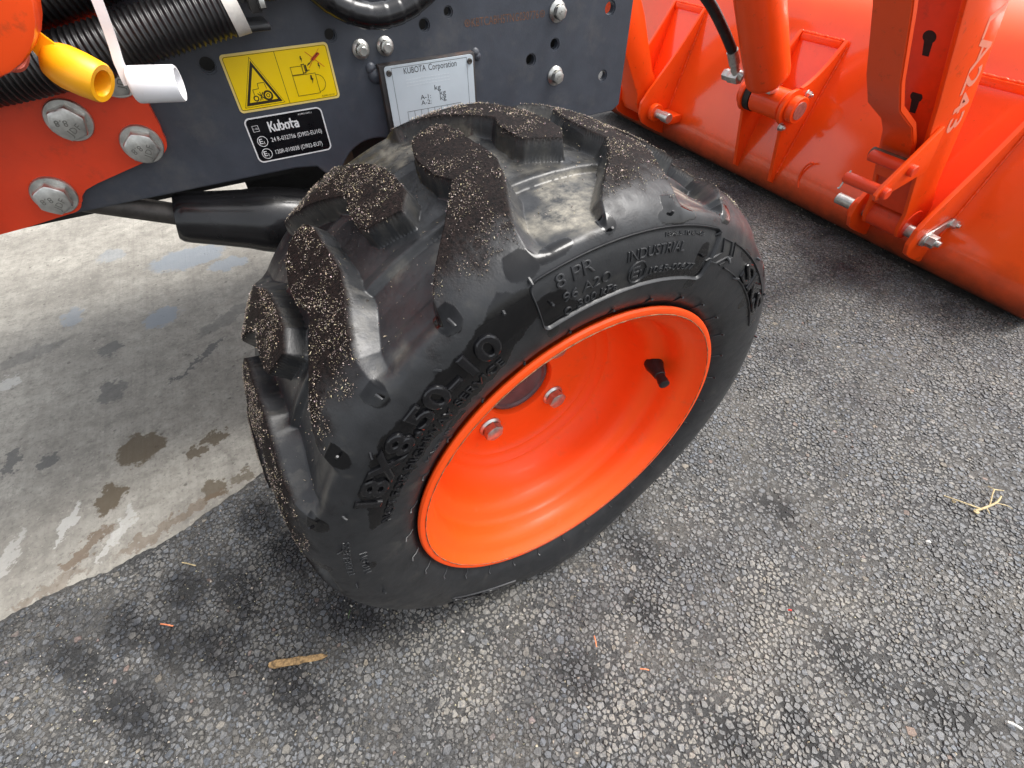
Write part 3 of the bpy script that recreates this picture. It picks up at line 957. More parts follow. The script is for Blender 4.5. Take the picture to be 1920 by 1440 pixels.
side_text('18X8.50-10', 153.4, 113.6, .1822, .0150, .0022, 1, 0.03)
side_text('NOT FOR HIGHWAY SERVICE', 159.5, 115.2, .1708, .0062, .0010, 1)
side_text('8 PR', 101.6, 94.2, .1925, .0078, .0009)
side_text('96 A2', 101.0, 93.2, .1822, .0062, .0008)
side_text('300 kPa', 98.2, 88.8, .1735, .0055, .0008)
side_text('INDUSTRIAL', 87.4, 73.2, .1890, .0062, .0008)
side_text('E', 86.0, 84.0, .1772, .0075, .0008)
side_text('11', 83.9, 82.4, .1772, .0045, .0008)
side_text('106R-00677', 81.2, 67.8, .1770, .0046, .0008)
side_text('18x8.5-10 8F-6B', 79.0, 68.3, .1985, .0024, .0006)
side_text('TUBELESS', 177.0, 163.6, .1950, .0044, .0007)
side_text('NYLON', 177.5, 168.5, .1850, .0048, .0007)
side_text('MADE IN', 142.5, 132.5, .1606, .0032, .0006)


def side_ring(th0, r0_, rad_r, wid, lift=0.0009, n_=28, mi=0):
    a = np.arange(n_) / n_ * 2 * np.pi
    vs = []
    for rr, lf in ((rad_r + wid, -.0004), (rad_r + wid * .4, lift), (rad_r - wid * .4, lift), (rad_r - wid, -.0004)):
        vs.append(sidewall(th0 + np.degrees(rr * np.cos(a) / r0_), r0_ + rr * np.sin(a), np.full(n_, lf)))
    f_ = [(i * n_ + k, i * n_ + (k + 1) % n_, (i + 1) * n_ + (k + 1) % n_, (i + 1) * n_ + k) for i in range(3) for k in range(n_)]
    q = MB(); q.add(np.concatenate(vs), f_, 0)
    q.build('raised_mark', WETRUB if mi else DRYRUB, wheel, 40)


def side_line(pts, wid=0.0011, lift=0.0010, mi=0, closed=False):
    """raised rib along (theta, r) points"""
    P = np.array(pts, float)
    Q = np.c_[np.radians(P[:, 0]) * -.187, P[:, 1]]
    if closed:
        tg = np.roll(Q, -1, 0) - np.roll(Q, 1, 0)
    else:
        tg = np.gradient(Q, axis=0)
    tg /= np.linalg.norm(tg, axis=1)[:, None]
    nr_ = np.c_[-tg[:, 1], tg[:, 0]]
    vs = []
    for o_, lf in ((wid, -.0005), (wid * .4, lift), (-wid * .4, lift), (-wid, -.0005)):
        q = Q + nr_ * o_
        vs.append(sidewall(np.degrees(q[:, 0] / -.187), q[:, 1], np.full(len(q), lf)))
    k_ = len(P)
    f_ = [(i * k_ + k, (i + 1) * k_ + k, (i + 1) * k_ + (k + 1) % k_, i * k_ + (k + 1) % k_) for i in range(3) for k in range(k_ if closed else k_ - 1)]
    q = MB(); q.add(np.concatenate(vs), f_, 0)
    q.build('raised_mark', WETRUB if mi else DRYRUB, wheel, 40)


side_ring(84.4, .1805, .0068, .0008)
side_ring(91.9, .1852, .0028, .0006)
side_ring(100.3, .1752, .0022, .0005)
# panel border: rounded rectangle
bp = []
a0, a1, q0, q1 = PAN
for t in np.linspace(0, 1, 60):
    bp.append((a1 - 1.5 + (a0 + 3 - a1) * t, q1))
for t in np.linspace(0, 1, 8)[1:]:
    an = math.pi / 2 * t; bp.append((a0 + 1.5 - 1.5 * math.sin(an), q1 - .005 + .005 * math.cos(an)))
for t in np.linspace(0, 1, 10)[1:]:
    bp.append((a0, q1 - .005 + (q0 + .005 - q1 + .005) * t))
for t in np.linspace(0, 1, 8)[1:]:
    an = math.pi / 2 * t; bp.append((a0 + 1.5 - 1.5 * math.cos(an), q0 + .005 - .005 * math.sin(an)))
for t in np.linspace(0, 1, 60)[1:]:
    bp.append((a0 + 1.5 + (a1 - a0 - 3) * t, q0))
for t in np.linspace(0, 1, 8)[1:]:
    an = math.pi / 2 * t; bp.append((a1 - 1.5 + 1.5 * math.sin(an), q0 + .005 - .005 * math.cos(an)))
for t in np.linspace(0, 1, 10)[1:]:
    bp.append((a1, q0 + .005 + (q1 - .005 - q0 - .005) * t))
for t in np.linspace(0, 1, 8)[1:-1]:
    an = math.pi / 2 * t; bp.append((a1 - 1.5 + 1.5 * math.cos(an), q1 - .005 + .005 * math.sin(an)))
side_line(bp, .0009, .0011, 0, True)
# chevron marks and the raised band of brand letters on the right of the tyre
chev = lambda a, w: [(a, .1995), (a - 1.2, .1915), (a + 2.6, .1840), (a + 2.6 - w, .1840), (a - 1.2 - w, .1915), (a - w, .1995)]


def dens(P, k=6):
    P = P + [P[0]]
    return [(P[i][0] + (P[i + 1][0] - P[i][0]) * t / k, P[i][1] + (P[i + 1][1] - P[i][1]) * t / k) for i in range(len(P) - 1) for t in range(k)]


side_line(dens(chev(62.0, 3.4)), .0006, .0010, 0, True)
side_line([(57.2 - 30 * t, .1998) for t in np.linspace(0, 1, 40)], .0007, .0012)
side_line([(57.2, .1998), (56.0, .1918), (54.4 + 5, .1838)], .0006, .0010)
side_line([(57.0 - 34 * t, .1832) for t in np.linspace(0, 1, 40)], .0007, .0012)
side_text('SKS', 48.5, 27.5, .1850, .0125, .0022, 1, 0.02)
side_line([(222 + 26 * t, .1850) for t in np.linspace(0, 1, 24)], .0007, .0012)
side_text('SKS', 243, 224, .1880, .0120, .0018, 1, 0.02)

# vent pips and bead whiskers
pips = MB()


def pip(th, r, ln=0.0024, rad_=0.0009, mi=1, lean=(0.2, 0.2)):
    b_ = sidewall(np.array([th, th + lean[0], th + lean[0] * 1.6]), np.array([r, r + lean[1] * .001, r + lean[1] * .002]), np.array([-.0006, ln * .6, ln]))
    pips.tube([tuple(q) for q in b_], [rad_, rad_ * .85, rad_ * .7], 6, mi)


for th, r in ((117.5, .2124), (132, .2132), (144, .2132), (159.5, .2150), (110.8, .1998), (105.2, .212 - .006), (90.5, .2088), (78, .2090), (103.2, .1865), (67, .1870), (64.5, .2), (124, .2005),
              (141, .2005), (156, .2010), (166, .1985), (173, .186), (58, .1905), (50, .1815), (44, .2045), (28, .204), (12, .202), (-5, .203), (-30, .201), (-50, .2), (181, .198), (190, .188)):
    pip(th, r, 0.0030 if rnd.random() < .5 else 0.0022, 0.0011, rnd.choice((0, 1)), (rnd.uniform(-.6, .6), rnd.uniform(-2, 2)))
for k in range(30):
    th = k * 12 + 4
    a = sidewall(np.array([th] * 4) + np.array([0, .15, -.1, .3]), np.array([.1490, .1525, .1560, .1575]) + rnd.uniform(-.001, .001), np.array([.0001, .0004, .0005, .0022]))
    pips.tube([tuple(q) for q in a], [.0004, .00045, .0005, .0008], 5, 0)
pips.build('vent_pips', [DRYRUB, WETRUB], wheel, 40)
wheel.children[-1]['kind'] = 'stuff'

# rim: lathe about the axle, heights measured outwards
n_out = WM.to_3x3() @ Vector((0, -1, 0))
mb = MB()
rim_prof = [(.118, -.085), (.128, -.088), (.128, .06), (.1285, .088), (.139, .0975), (.1440, .0992), (.1462, .1005), (.1466, .1022), (.1455, .1038), (.1432, .1042), (.1408, .1036),
            (.1390, .1008), (.1372, .0975), (.1340, .0945), (.1300, .0915), (.1270, .0875), (.1255, .0820), (.1250, .0760), (.1242, .0715), (.1215, .0685),
            (.1170, .0660), (.1130, .0620), (.1105, .0560), (.1092, .0480), (.1075, .0400), (.1045, .0330), (.1005, .0265), (.0975, .0235), (.0958, .0228), (.0945, .0205),
            (.0925, .0180), (.0890, .0155), (.0870, .0150), (.0852, .0125), (.0800, .0108), (.0700, .0100), (.0360, .0100), (.0352, .0085), (.0352, -.002)]
mb.lathe(rim_prof, WC, n_out, 160, 0, up=(0, 0, 1))
rim = mb.build('rim', ORANGE_RIM, wheel, 38)
mb = MB()
wv = np.random.default_rng(8).random(200)
mb.tube([tuple(WC + n_out * (.1040 + .0002 * wv[k % 200]) + (WM.to_3x3() @ Vector((math.cos(k * math.pi / 100), 0, math.sin(k * math.pi / 100)))) * (.1412 + .0002 * wv[(k * 7) % 200])) for k in range(201)],
        [(.00012 + .00040 * float(wv[(k * 3) % 200])) for k in range(201)], 6, 0, False)
mb.build('lip_scuff', simple('scuffed_lip', (.22, .12, .06), .7, var=.5, nscale=300), wheel, 60)
hubm = MB()
hubm.lathe([(.0350, .000), (.0340, .004), (.0325, .0055), (.0300, .0055), (.0285, .0035), (.0120, .0030), (.0100, .0045), (.0001, .0045)], WC, n_out, 48, 0, up=(0, 0, 1))
hubm.build('hub_cap', simple('dull_purple_grey_hub', (0.11, 0.075, 0.08), 0.4, metal=0.3, var=0.2, nscale=60), wheel, 35)


def hex_bolt_mesh(name, across, head_h, wash_r, wash_h, stud_r=0, stud_h=0, dome=0.12, marks=None, flange=False):
    """axis +Z, seat at z=0; head chamfered"""
    b = MB()
    if wash_h > 0:
        if flange:
            b.lathe([(wash_r, 0), (wash_r, wash_h * .45), (wash_r * .97, wash_h * .6), (across * .56, wash_h * 1.2)], (0, 0, 0), (0, 0, 1), 32, 0)
        else:
            b.lathe([(wash_r, 0), (wash_r, wash_h * .7), (wash_r * .96, wash_h), (across * .45, wash_h)], (0, 0, 0), (0, 0, 1), 32, 0)
    rc = across / math.sqrt(3)
    ring = lambda r, z: [(r * math.cos(R(60 * k)), r * math.sin(R(60 * k)), z) for k in range(6)]
    n2_ = 24

    def hexring(scale_round, z):
        out = []
        for k in range(n2_):
            a = 2 * math.pi * k / n2_
            hx = (across / 2) / math.cos((a % (math.pi / 3)) - math.pi / 6)
            rr = min(hx, scale_round)
            out.append((rr * math.cos(a), rr * math.sin(a), z))
        return out
    z0, z1 = wash_h, wash_h + head_h
    rows_ = [hexring(9, z0), hexring(9, z1 - head_h * .16), hexring(rc * .955, z1 - head_h * .05), hexring(across * .47, z1)]
    if stud_r:
        rows_ += [[(stud_r * 1.15 * math.cos(2 * math.pi * k / n2_), stud_r * 1.15 * math.sin(2 * math.pi * k / n2_), z1) for k in range(n2_)],
                  [(stud_r * math.cos(2 * math.pi * k / n2_), stud_r * math.sin(2 * math.pi * k / n2_), z1) for k in range(n2_)],
                  [(stud_r * math.cos(2 * math.pi * k / n2_), stud_r * math.sin(2 * math.pi * k / n2_), z1 + stud_h * .8) for k in range(n2_)],
                  [(stud_r * .85 * math.cos(2 * math.pi * k / n2_), stud_r * .85 * math.sin(2 * math.pi * k / n2_), z1 + stud_h) for k in range(n2_)]]
    v = [p for r_ in rows_ for p in r_]
    f = [(i * n2_ + k, i * n2_ + (k + 1) % n2_, (i + 1) * n2_ + (k + 1) % n2_, (i + 1) * n2_ + k) for i in range(len(rows_) - 1) for k in range(n2_)]
    f.append(tuple((len(rows_) - 1) * n2_ + k for k in range(n2_)))
    b.add(v, f, 0)
    if marks:
        for body, x, y, rot in marks:
            tv, tf = text_mesh(body, across * .30, across * .02, 0, 0, 1.1, 2)
            c, s = math.cos(R(rot)), math.sin(R(rot))
            tv[:, 0] -= tv[:, 0].max() / 2
            tv = np.c_[tv[:, 0] * c - tv[:, 1] * s + x * across, tv[:, 0] * s + tv[:, 1] * c + y * across, tv[:, 2] + z1]
            b.add(tv, tf, 1)
    me = b.mesh(name)
    shade(me, 28)
    me.materials.append(ZINC); me.materials.append(simple(name + '_mark', (0.22, 0.22, 0.20), .5, metal=.6))
    return me


def place(name, me, at, normal, parent, spin=0.0, scale=1.0):
    q = Vector(normal).to_track_quat('Z', 'Y').to_matrix().to_4x4()
    mw = Matrix.Translation(at) @ q @ Matrix.Rotation(R(spin), 4, 'Z') @ Matrix.Scale(scale, 4)
    return link(name, me, [], parent, mw)


u_ = WM.to_3x3() @ Vector((1, 0, 0))
wb = hex_bolt_mesh('wheel_bolt', .0175, .0085, .0118, .0028, dome=.1, flange=True)
for a in (-42, -134, 48, 138):
    p = WC + n_out * .0099 + (u_ * math.cos(R(a)) + Vector((0, 0, 1)) * math.sin(R(a))) * .0525
    place('wheel_bolt', wb, p, n_out, wheel, rnd.uniform(0, 60))
# valve stem in the well wall
va = R(8)
vb = WC + n_out * .066 + (u_ * math.cos(va) + Vector((0, 0, 1)) * math.sin(va)) * .1165
vd = (n_out * .93 - (u_ * math.cos(va) + Vector((0, 0, 1)) * math.sin(va)) * .36).normalized()
mb = MB()
mb.lathe([(.0088, -.004), (.0088, .001), (.0080, .003), (.0068, .007), (.0058, .012), (.0054, .014), (.0046, .0145), (.0046, .020), (.0050, .0202), (.0050, .025), (.0040, .0256), (.0001, .0256)], vb, vd, 24, 0)
mb.build('valve_stem', BLACK_PL, wheel, 35)

# --- frame side plate
holes = []
for x, z, r_ in ((-.060, .462, .0042), (-.155, .453, .0052), (.020, .461, .0042), (.043, .468, .0034), (.216, .456, .0054), (.153, .433, .0044), (.126, .423, .0047), (.216, .398, .0047)):
    holes.append([(x + r_ * math.cos(2 * math.pi * k / 20), z + r_ * math.sin(2 * math.pi * k / 20)) for k in range(20)])
holes.append([(-.043 + .040 * math.cos(2 * math.pi * k / 40), .3405 + .040 * math.sin(2 * math.pi * k / 40)) for k in range(40)])
outer_p = [(-.60, .3685), (-.118, .3685), (-.100, .366), (-.092, .355), (-.085, .285), (.10, .285), (.13, .345), (.16, .3595), (.236, .3605), (.2445, .366), (.2445, .495), (.235, .500), (-.60, .500)]
frame = plate_with_holes('frame_plate', outer_p, holes, YF, .008, FRAME, tractor)
fr2 = MB()
fr2.prism_xz([(-.60, .3685), (.22, .3605), (.22, .50), (-.60, .50)], .745, .753)
fr2.box(.205, .213, .209, .744, .37, .49)
fr2.build('far_frame_plate', FRAME, tractor)
mb = MB(); mb.box(-.5, .19, .235, .70, .352, .49)
mb.build('dark_engine_backing', CAST, tractor)  # dark box for the engine, added so the frame holes look dark
mb = MB(); mb.box(-.165, .06, .245, .70, .270, .351)
mb.build('axle_bracket', CAST, tractor)
# front axle beam and hub behind the wheel
mb = MB()
mb.tube([(0, .10, .213), (0, .17, .215), (.0, .24, .235), (0, .48, .255), (0, .70, .235)], [.052, .046, .038, .045, .038], 20)
mb.build('front_axle', CAST, tractor, 40)
mb = MB()
mb.tube([(-.085, .245, .352), (-.060, .275, .331), (-.03, .30, .30)], .009, 12)
mb.build('brake_line_bracket', ORANGE_DULL, tractor, 40)
mb = MB(); mb.box(-.071, -.060, .232, .238, .29, .39)
mb.build('bracket_strap', BROWN, tractor)
# grille cross member at the front of the frame
mb = MB()
mb.box(.18, .235, .30, .66, .50, .56)
mb.build('grille', CAST, tractor, 35, bevel=.006)

# steering rod with black rubber boot, under the frame
mb = MB()
pa, pb = Vector((-.50, .232, .475)), Vector((-.228, .207, .346))
pc = Vector((-.05, .202, .295))
dv = (pc - pb).normalized()
mb.tube([pa, pb + (pa - pb) * .25, pb + dv * .02], [.0088, .0092, .0092], 16)
mb.build('steering_rod', STEEL_DARK, tractor, 40)
mb = MB()
mb.lathe([(.008, -.001), (.0185, .0), (.0205, .003), (.0215, .008), (.0240, .035), (.0262, .054), (.0288, .066), (.0302, .078), (.0305, .10), (.0300, .14), (.028, .19), (.012, .20)], pb, dv, 40, 0)
mb.build('rubber_boot', BLACK_GLOSS, tractor, 40)

# nuts and bolts on the frame
nut = hex_bolt_mesh('flange_nut', .0090, .0045, .0072, .0022, .0034, .0026, flange=True)
fb = hex_bolt_mesh('flange_bolt', .0105, .0058, .0088, .0024, marks=[('8', -.15, -.1, 20), ('T', .18, .05, 80)], flange=True)
for x, z, me, nm in ((-.038, .450, nut, 'flange_nut'), (-.017, .450, nut, 'flange_nut'), (.154, .459, fb, 'flange_bolt'), (.155, .406, fb, 'flange_bolt')):
    place(nm, me, (x, YF, z), (0, -1, 0), frame, rnd.uniform(0, 60))
# weld nubs beside the type plate
mb = MB()
for (x, z, s) in ((-.0325, .4355, .005), (-.030, .4300, .0065), (.0665, .4360, .0042), (.068, .4330, .004)):
    mb.lathe([(s, 0), (s * .9, s * .35), (s * .55, s * .62), (.0001, s * .7)], (x, YF + .0005, z), (0, -1, 0), 14, 0)
tag(mb.build('weld_bead', FRAME, frame, 60), kind='stuff')


# --- flat graphics on the plate: one mesh per decal print
class Flat:
    def __init__(s, x0, z0, y):
        s.mb, s.x0, s.z0, s.y, s.c = MB(), x0, z0, y, 0

    def put(s, pts, faces, mi, lay):
        s.mb.add([(s.x0 + p[0], s.y - lay * 0.00008, s.z0 + p[1]) for p in pts], faces, mi)

    def poly(s, pts, mi=0, lay=1):
        ar = sum(pts[i][0] * pts[(i + 1) % len(pts)][1] - pts[(i + 1) % len(pts)][0] * pts[i][1] for i in range(len(pts)))
        s.put(pts if ar > 0 else pts[::-1], [tuple(range(len(pts)))], mi, lay)

    def line(s, pts, w, mi=0, lay=1, closed=False):
        P = [Vector((p[0], p[1])) for p in pts]
        if closed:
            P.append(P[0])
        for a, b in zip(P, P[1:]):
            d = (b - a)
            if d.length < 1e-9:
                continue
            d.normalize(); n_ = Vector((-d.y, d.x)) * w / 2; e = d * w * .5
            s.c += 1
            s.put([a - n_ - e, b - n_ + e, b + n_ + e, a + n_ - e], [(0, 1, 2, 3)], mi, lay + (s.c % 30) * .025)

    def disc(s, x, y, r, mi=0, lay=1, k=24):
        s.poly([(x + r * math.cos(2 * math.pi * i / k), y + r * math.sin(2 * math.pi * i / k)) for i in range(k)], mi, lay)

    def ring(s, x, y, r, w, mi=0, lay=1, k=28, a0=0, a1=360):
        o = [(x + (r + w / 2) * math.cos(R(a0 + (a1 - a0) * i / k)), y + (r + w / 2) * math.sin(R(a0 + (a1 - a0) * i / k))) for i in range(k + 1)]
        q = [(x + (r - w / 2) * math.cos(R(a0 + (a1 - a0) * i / k)), y + (r - w / 2) * math.sin(R(a0 + (a1 - a0) * i / k))) for i in range(k + 1)]
        s.put(o + q, [(k + 1 + i, i, i + 1, k + 2 + i) for i in range(k)], mi, lay)

    def text(s, body, x, y, w=None, h=None, mi=0, lay=1, offset=0.0, slant=0.0):
        v, f = text_mesh(body, 1.0, 0, 0, offset, 1.0, 3)
        sy = (h / v[:, 1].max()) if h else 1
        sx = (w / v[:, 0].max()) if w else sy
        s.put([(x + p[0] * sx + p[1] * sy * slant, y + p[1] * sy) for p in v], f, mi, lay)

    def build(s, name, mats, parent):
        return s.mb.build(name, mats, parent, None)


def rrect(w, h, r, k=5):
    out = []
    for cx, cy, a in ((w - r, r, -90), (w - r, h - r, 0), (r, h - r, 90), (r, r, 180)):
        out += [(cx + r * math.cos(R(a + 90 * i / k)), cy + r * math.sin(R(a + 90 * i / k))) for i in range(k + 1)]
    return out


# yellow warning decal
W, H = .0815, .0402
d = Flat(-.1455, .4180, YF - .0003)
mb = MB(); mb.prism_xz([(-.1455 + a, .4180 + b) for a, b in rrect(W, H, .003)], YF - .0003, YF + .0002)
warn = mb.build('warning_decal', DECAL_YE, tractor, None)
warn['label'] = 'yellow warning decal with tractor triangle and crossed screwdriver'
d.poly([(a + .0015, b + .0015) for a, b in rrect(W - .003, H - .003, .0022)], 1, 1)
d.line([(a + .0019, b + .0019) for a, b in rrect(W - .0038, H - .0038, .0018)], .00035, 0, 2, True)
d.line([(W * .485, .0019), (W * .485, H - .0019)], .00035, 0, 2)
tri_o = [(.0065, .0045), (.0345, .0045), (.0205, .0345)]
d.poly([(.0205 + (x - .0205) * 1.12, .0145 + (y - .0145) * 1.12) for x, y in tri_o], 0, 2)
d.poly([(.0205 + (x - .0205) * 1.085, .0145 + (y - .0145) * 1.085) for x, y in tri_o], 1, 3)
d.poly(tri_o, 0, 4)
d.poly([(.0205 + (x - .0205) * .78, .0140 + (y - .0140) * .78) for x, y in tri_o], 1, 5)
tl = lambda P, w=.0004, c=False: d.line(P, w, 0, 6, c)
tl([(.0150, .0115), (.0150, .0152), (.0195, .0155), (.0200, .0192), (.0250, .0192), (.0255, .0150)])
d.ring(.0155, .0090, .0017, .0009, 0, 6); d.ring(.0250, .0100, .0030, .0014, 0, 6); d.ring(.0250, .0100, .0012, .0006, 0, 6)
tl([(.0182, .0075), (.0215, .0125)], .0007); tl([(.0178, .0120), (.0225, .0075)], .0007); tl([(.0195, .013), (.0200, .0075)], .0005)
# starter motor, bolts of lightning, crossed-out screwdriver
tl([(.0480, .0060), (.0480, .0205), (.0660, .0205), (.0660, .0060)], .00035, True)
tl([(.0480, .0210), (.0480, .0265), (.0570, .0265), (.0570, .0210)], .00035, True)
tl([(.0570, .0215), (.0570, .0275), (.0590, .0275), (.0590, .0215)], .0006, True)
tl([(.0600, .0225), (.0600, .0265)], .0010); tl([(.0590, .0230), (.0620, .0230)], .0006)
d.ring(.0660, .0132, .0062, .00035, 0, 6, a0=-90, a1=90)
for bx, by, s in ((.0622, .0165, 1), (.0705, .0250, .7), (.0580, .0310, .7)):
    d.poly([(bx - .0006 * s, by + .003 * s), (bx + .0006 * s, by + .003 * s), (bx + .0004 * s, by + .0008 * s), (bx + .0014 * s, by + .0006 * s), (bx - .0004 * s, by - .0034 * s), (bx, by - .0004 * s), (bx - .0010 * s, by - .0002 * s)], 0, 6)
ux, uy = .66, .75
P = lambda t, o_: (.0610 + ux * t - uy * o_, .0258 + uy * t * .6 + ux * o_ * .6)
d.poly([P(0, 0), P(.004, .0009), P(.004, -.0009)], 0, 6); d.line([P(.002, 0), P(.009, 0)], .0005, 0, 6)
d.poly([P(.008, .0016), P(.017, .0016), P(.018, 0), P(.017, -.0016), P(.008, -.0016)], 2, 6)
d.line([P(.010, .0004), P(.017, .0004)], .0008, 0, 7)
d.line([(.0625, .0355), (.0745, .0240)], .0004, 2, 7); d.line([(.0625, .0245), (.0735, .0365)], .0003, 2, 7)
d.text('K2983-65151', .0668, .0030, .0105, .0011, 0, 6)
d.build('print', [PRINT_B, DECAL_Y, PRINT_R], warn)

# black approval decal
W, H = .0625, .0345
bx0, bz0 = -.1455, .3790
mb = MB(); mb.prism_xz([(bx0 + a, bz0 + b) for a, b in rrect(W, H, .004)], YF - .0003, YF + .0002)
appr = mb.build('approval_decal', DECAL_K, tractor, None)
appr['label'] = 'black approval decal with white rounded border and white text'
d = Flat(bx0, bz0, YF - .0003)
d.line(rrect(W, H, .004), .0011, 0, 1, True)
d.line([(.0042, .0243), (.0088, .0243), (.0088, .0288), (.0042, .0288)], .0003, 0, 1, True)
d.text('1.05', .0048, .0258, .0034, .0014, 0, 1)
LOGO = [(.0, [[(0, 0), (0, 1)], [(.55, 1), (.22, .52), (.6, 0)]]), (.85, [[(0, .66), (0, .2), (.12, .02), (.42, .02), (.5, .2)], [(.5, .66), (.5, .0)]]),
        (1.62, [[(0, 1.05), (0, .25)], [(0, .62), (.35, .64), (.5, .48), (.5, .2), (.36, .02), (.12, .02)]]), (2.42, [[(.1, .04), (0, .2), (0, .46), (.14, .63), (.4, .63), (.52, .46), (.52, .2), (.42, .04)]]),
        (3.22, [[(.12, 1), (.12, .18), (.25, .02)], [(-.08, .66), (.42, .66)]]), (3.85, [[(.04, .62), (.38, .64), (.5, .5), (.5, 0)], [(.5, .34), (.16, .36), (0, .2), (.12, .02), (.42, .02)]])]
for ox, strokes in LOGO:
    for st_ in strokes:
        d.line([(.0172 + (ox + a) * .0054, .0228 + b * .0068) for a, b in st_], .00125, 0, 1)
d.text('K2983-63711', .0430, .0312, .0112, .0012, 0, 1)
for z_, tx_ in ((.0140, '24 R-032756 (D902-EU10)'), (.0040, '120R-010038 (D902-EU7)')):
    d.ring(.0082, z_ + .0022, .0040, .0005, 0, 1)
    d.text('E', .0056, z_ + .0004, .0028, .0040, 0, 1, .01)
    d.text('1', .0091, z_ - .0002, None, .0024, 0, 1, .01)
    d.text(tx_, .0152, z_ + .0006, .0430 if 'EU10' in tx_ else .0405, .0034, 0, 1)
d.build('print', [DECAL_W], appr)

# aluminium type plate on a raised box
PY = YF - .0095
mb = MB()
mb.prism_xz([(-.0280, .377), (.0620, .377), (.0620, .4385), (-.0280, .4385)], PY + .0012, YF)
tbox = mb.build('plate_mount', simple('rust_edged_mount', (0.04, 0.036, 0.036), .6, var=.3, nscale=60, dirt=((.10, .045, .025), 60, .5, .7, .8)), frame, 35, bevel=.001)
W, H = .0835, .062
x0, z0 = -.0240, .3755
mb = MB(); mb.prism_xz([(x0 + a, z0 + b) for a, b in rrect(W, H, .0025)], PY, PY + .0010)
tplate = mb.build('type_plate', ALU, tractor, None)
tplate['label'] = 'silver type plate with black printed maker name'
d = Flat(x0, z0, PY)
d.line([(.0062, 0.001), (.0062, H - .0018)], .0003, 0, 1); d.line([(W - .0062, 0.001), (W - .0062, H - .0018)], .0003, 0, 1)
d.line([(.0062, H - .0018), (W - .0062, H - .0018)], .0003, 0, 1)
d.text('KUBOTA', .0170, H - .0072, .0205, .0046, 0, 1); d.text('Corporation', .0400, H - .0072, .0270, .0048, 0, 1)
d.text('kg', .0435, H - .0232, .0060, .0040, 0, 1)
d.text('A-1:', .0290, H - .0290, .0100, .0036, 0, 1); d.text('kg', .0480, H - .0280, .0060, .0040, 0, 1)
d.text('A-2:', .0290, H - .0335, .0100, .0036, 0, 1); d.text('kg', .0480, H - .0322, .0060, .0040, 0, 1)
for zz in (.0370, .0440):
    d.line([(.015, H - zz), (W - .015, H - zz)], .0003, 0, 1)
for k in range(9):
    d.line([(.015 + k * .0066, H - .037), (.015 + k * .0066, H - .058)], .0003, 0, 1)
for k, zz in enumerate((.0118, .0142, .0166)):
    for i in range(14):
        d.line([(.018 + i * .0030, H - zz), (.0198 + i * .0030, H - zz)], .0007, 1, 1)
d.build('print', [PRINT_K, ALU_E], tplate)
riv = MB(); riv.lathe([(.0024, 0), (.0024, .0008), (.0017, .0013), (.0012, .0009), (.0001, .0009)], (0, 0, 0), (0, 0, 1), 18)
rv = riv.mesh('rivet'); rv.materials.append(STEEL_DARK)
for x_ in (x0 + .0035, x0 + W - .0035):
    place('rivet', rv, (x_, PY, z0 + H - .0050), (0, -1, 0), tplate)

# stamped serial number
d = Flat(.0575, .4555, YF - .00012)
d.text('KBTCABHSTNG030776', .0070, 0, .0690, .0062, 0, 1)
for xx in (.0030, .0800):
    d.ring(xx, .0031, .0025, .0006, 0, 1)
    for k in range(3):
        d.line([(xx + .0018 * math.cos(R(60 * k)), .0031 + .0018 * math.sin(R(60 * k))), (xx - .0018 * math.cos(R(60 * k)), .0031 - .0018 * math.sin(R(60 * k)))], .0004, 0, 1)
d.build('serial_number', [RUSTY], frame)

# --- orange loader bracket bolted to the frame
br = [(-.2020, .500), (-.2035, .432)] + [(-.2035 - .0, .420)] + arc_pts(-.2150, .4120, .0108, 10, -72, 6) + [(-.262, .3900)] + arc_pts(-.2735, .3790, .0085, 80, 20, 4)[0:0] + \
     [(-.2715, .3870), (-.2765, .3830), (-.2785, .3790)] + arc_pts(-.2890, .3830, .0105, -20, -78, 5) + [(-.320, .3690), (-.52, .3560), (-.52, .500)]
bracket = plate_with_holes('loader_bracket', br, [], YF - .0085, .0080, ORANGE_DULL, tractor, .0016)
mb = MB()
mb.prism_xz([(-.52, .358), (-.352, .3665), (-.335, .385), (-.333, .44), (-.345, .50), (-.52, .50)], YF - .030, YF - .0090)
mb.build('bracket_gusset', ORANGE_DULL, tractor, 35, bevel=.006)
lb = hex_bolt_mesh('bracket_bolt', .0192, .0092, .0137, .0030, marks=[('8.8', -.10, .20, 160), ('JDF', .08, -.30, 15)])
for x, z, sp_ in ((-.2545, .4340, 12), (-.2205, .4115, 40), (-.2915, .3880, 25), (-.2150, .4560, 55)):
    place('bracket_bolt', lb, (x, YF - .0085, z), (0, -1, 0), bracket, sp_)

# --- corrugated conduits and taped loom along the top of the frame
def corr(pts, rad_, pitch, name, n_=None):
    P = smooth_path(pts, 60)
    L = sum((P[i + 1] - P[i]).length for i in range(len(P) - 1))
    k = int(L / pitch * 6)
    cum = [0]
    for i in range(len(P) - 1):
        cum.append(cum[-1] + (P[i + 1] - P[i]).length)
    Q, rr = [], []
    for i in range(k + 1):
        s = L * i / k
        j = min(max(int(np.searchsorted(cum, s)) - 1, 0), len(P) - 2)
        t = (s - cum[j]) / max(cum[j + 1] - cum[j], 1e-9)
        Q.append(P[j].lerp(P[j + 1], t))
        rr.append(rad_ * (1 + .055 * math.cos(2 * math.pi * s / pitch) ** 1))
    b = MB(); b.tube(Q, rr, 28)
    return b.build(name, BLACK_PL, tractor, 60)


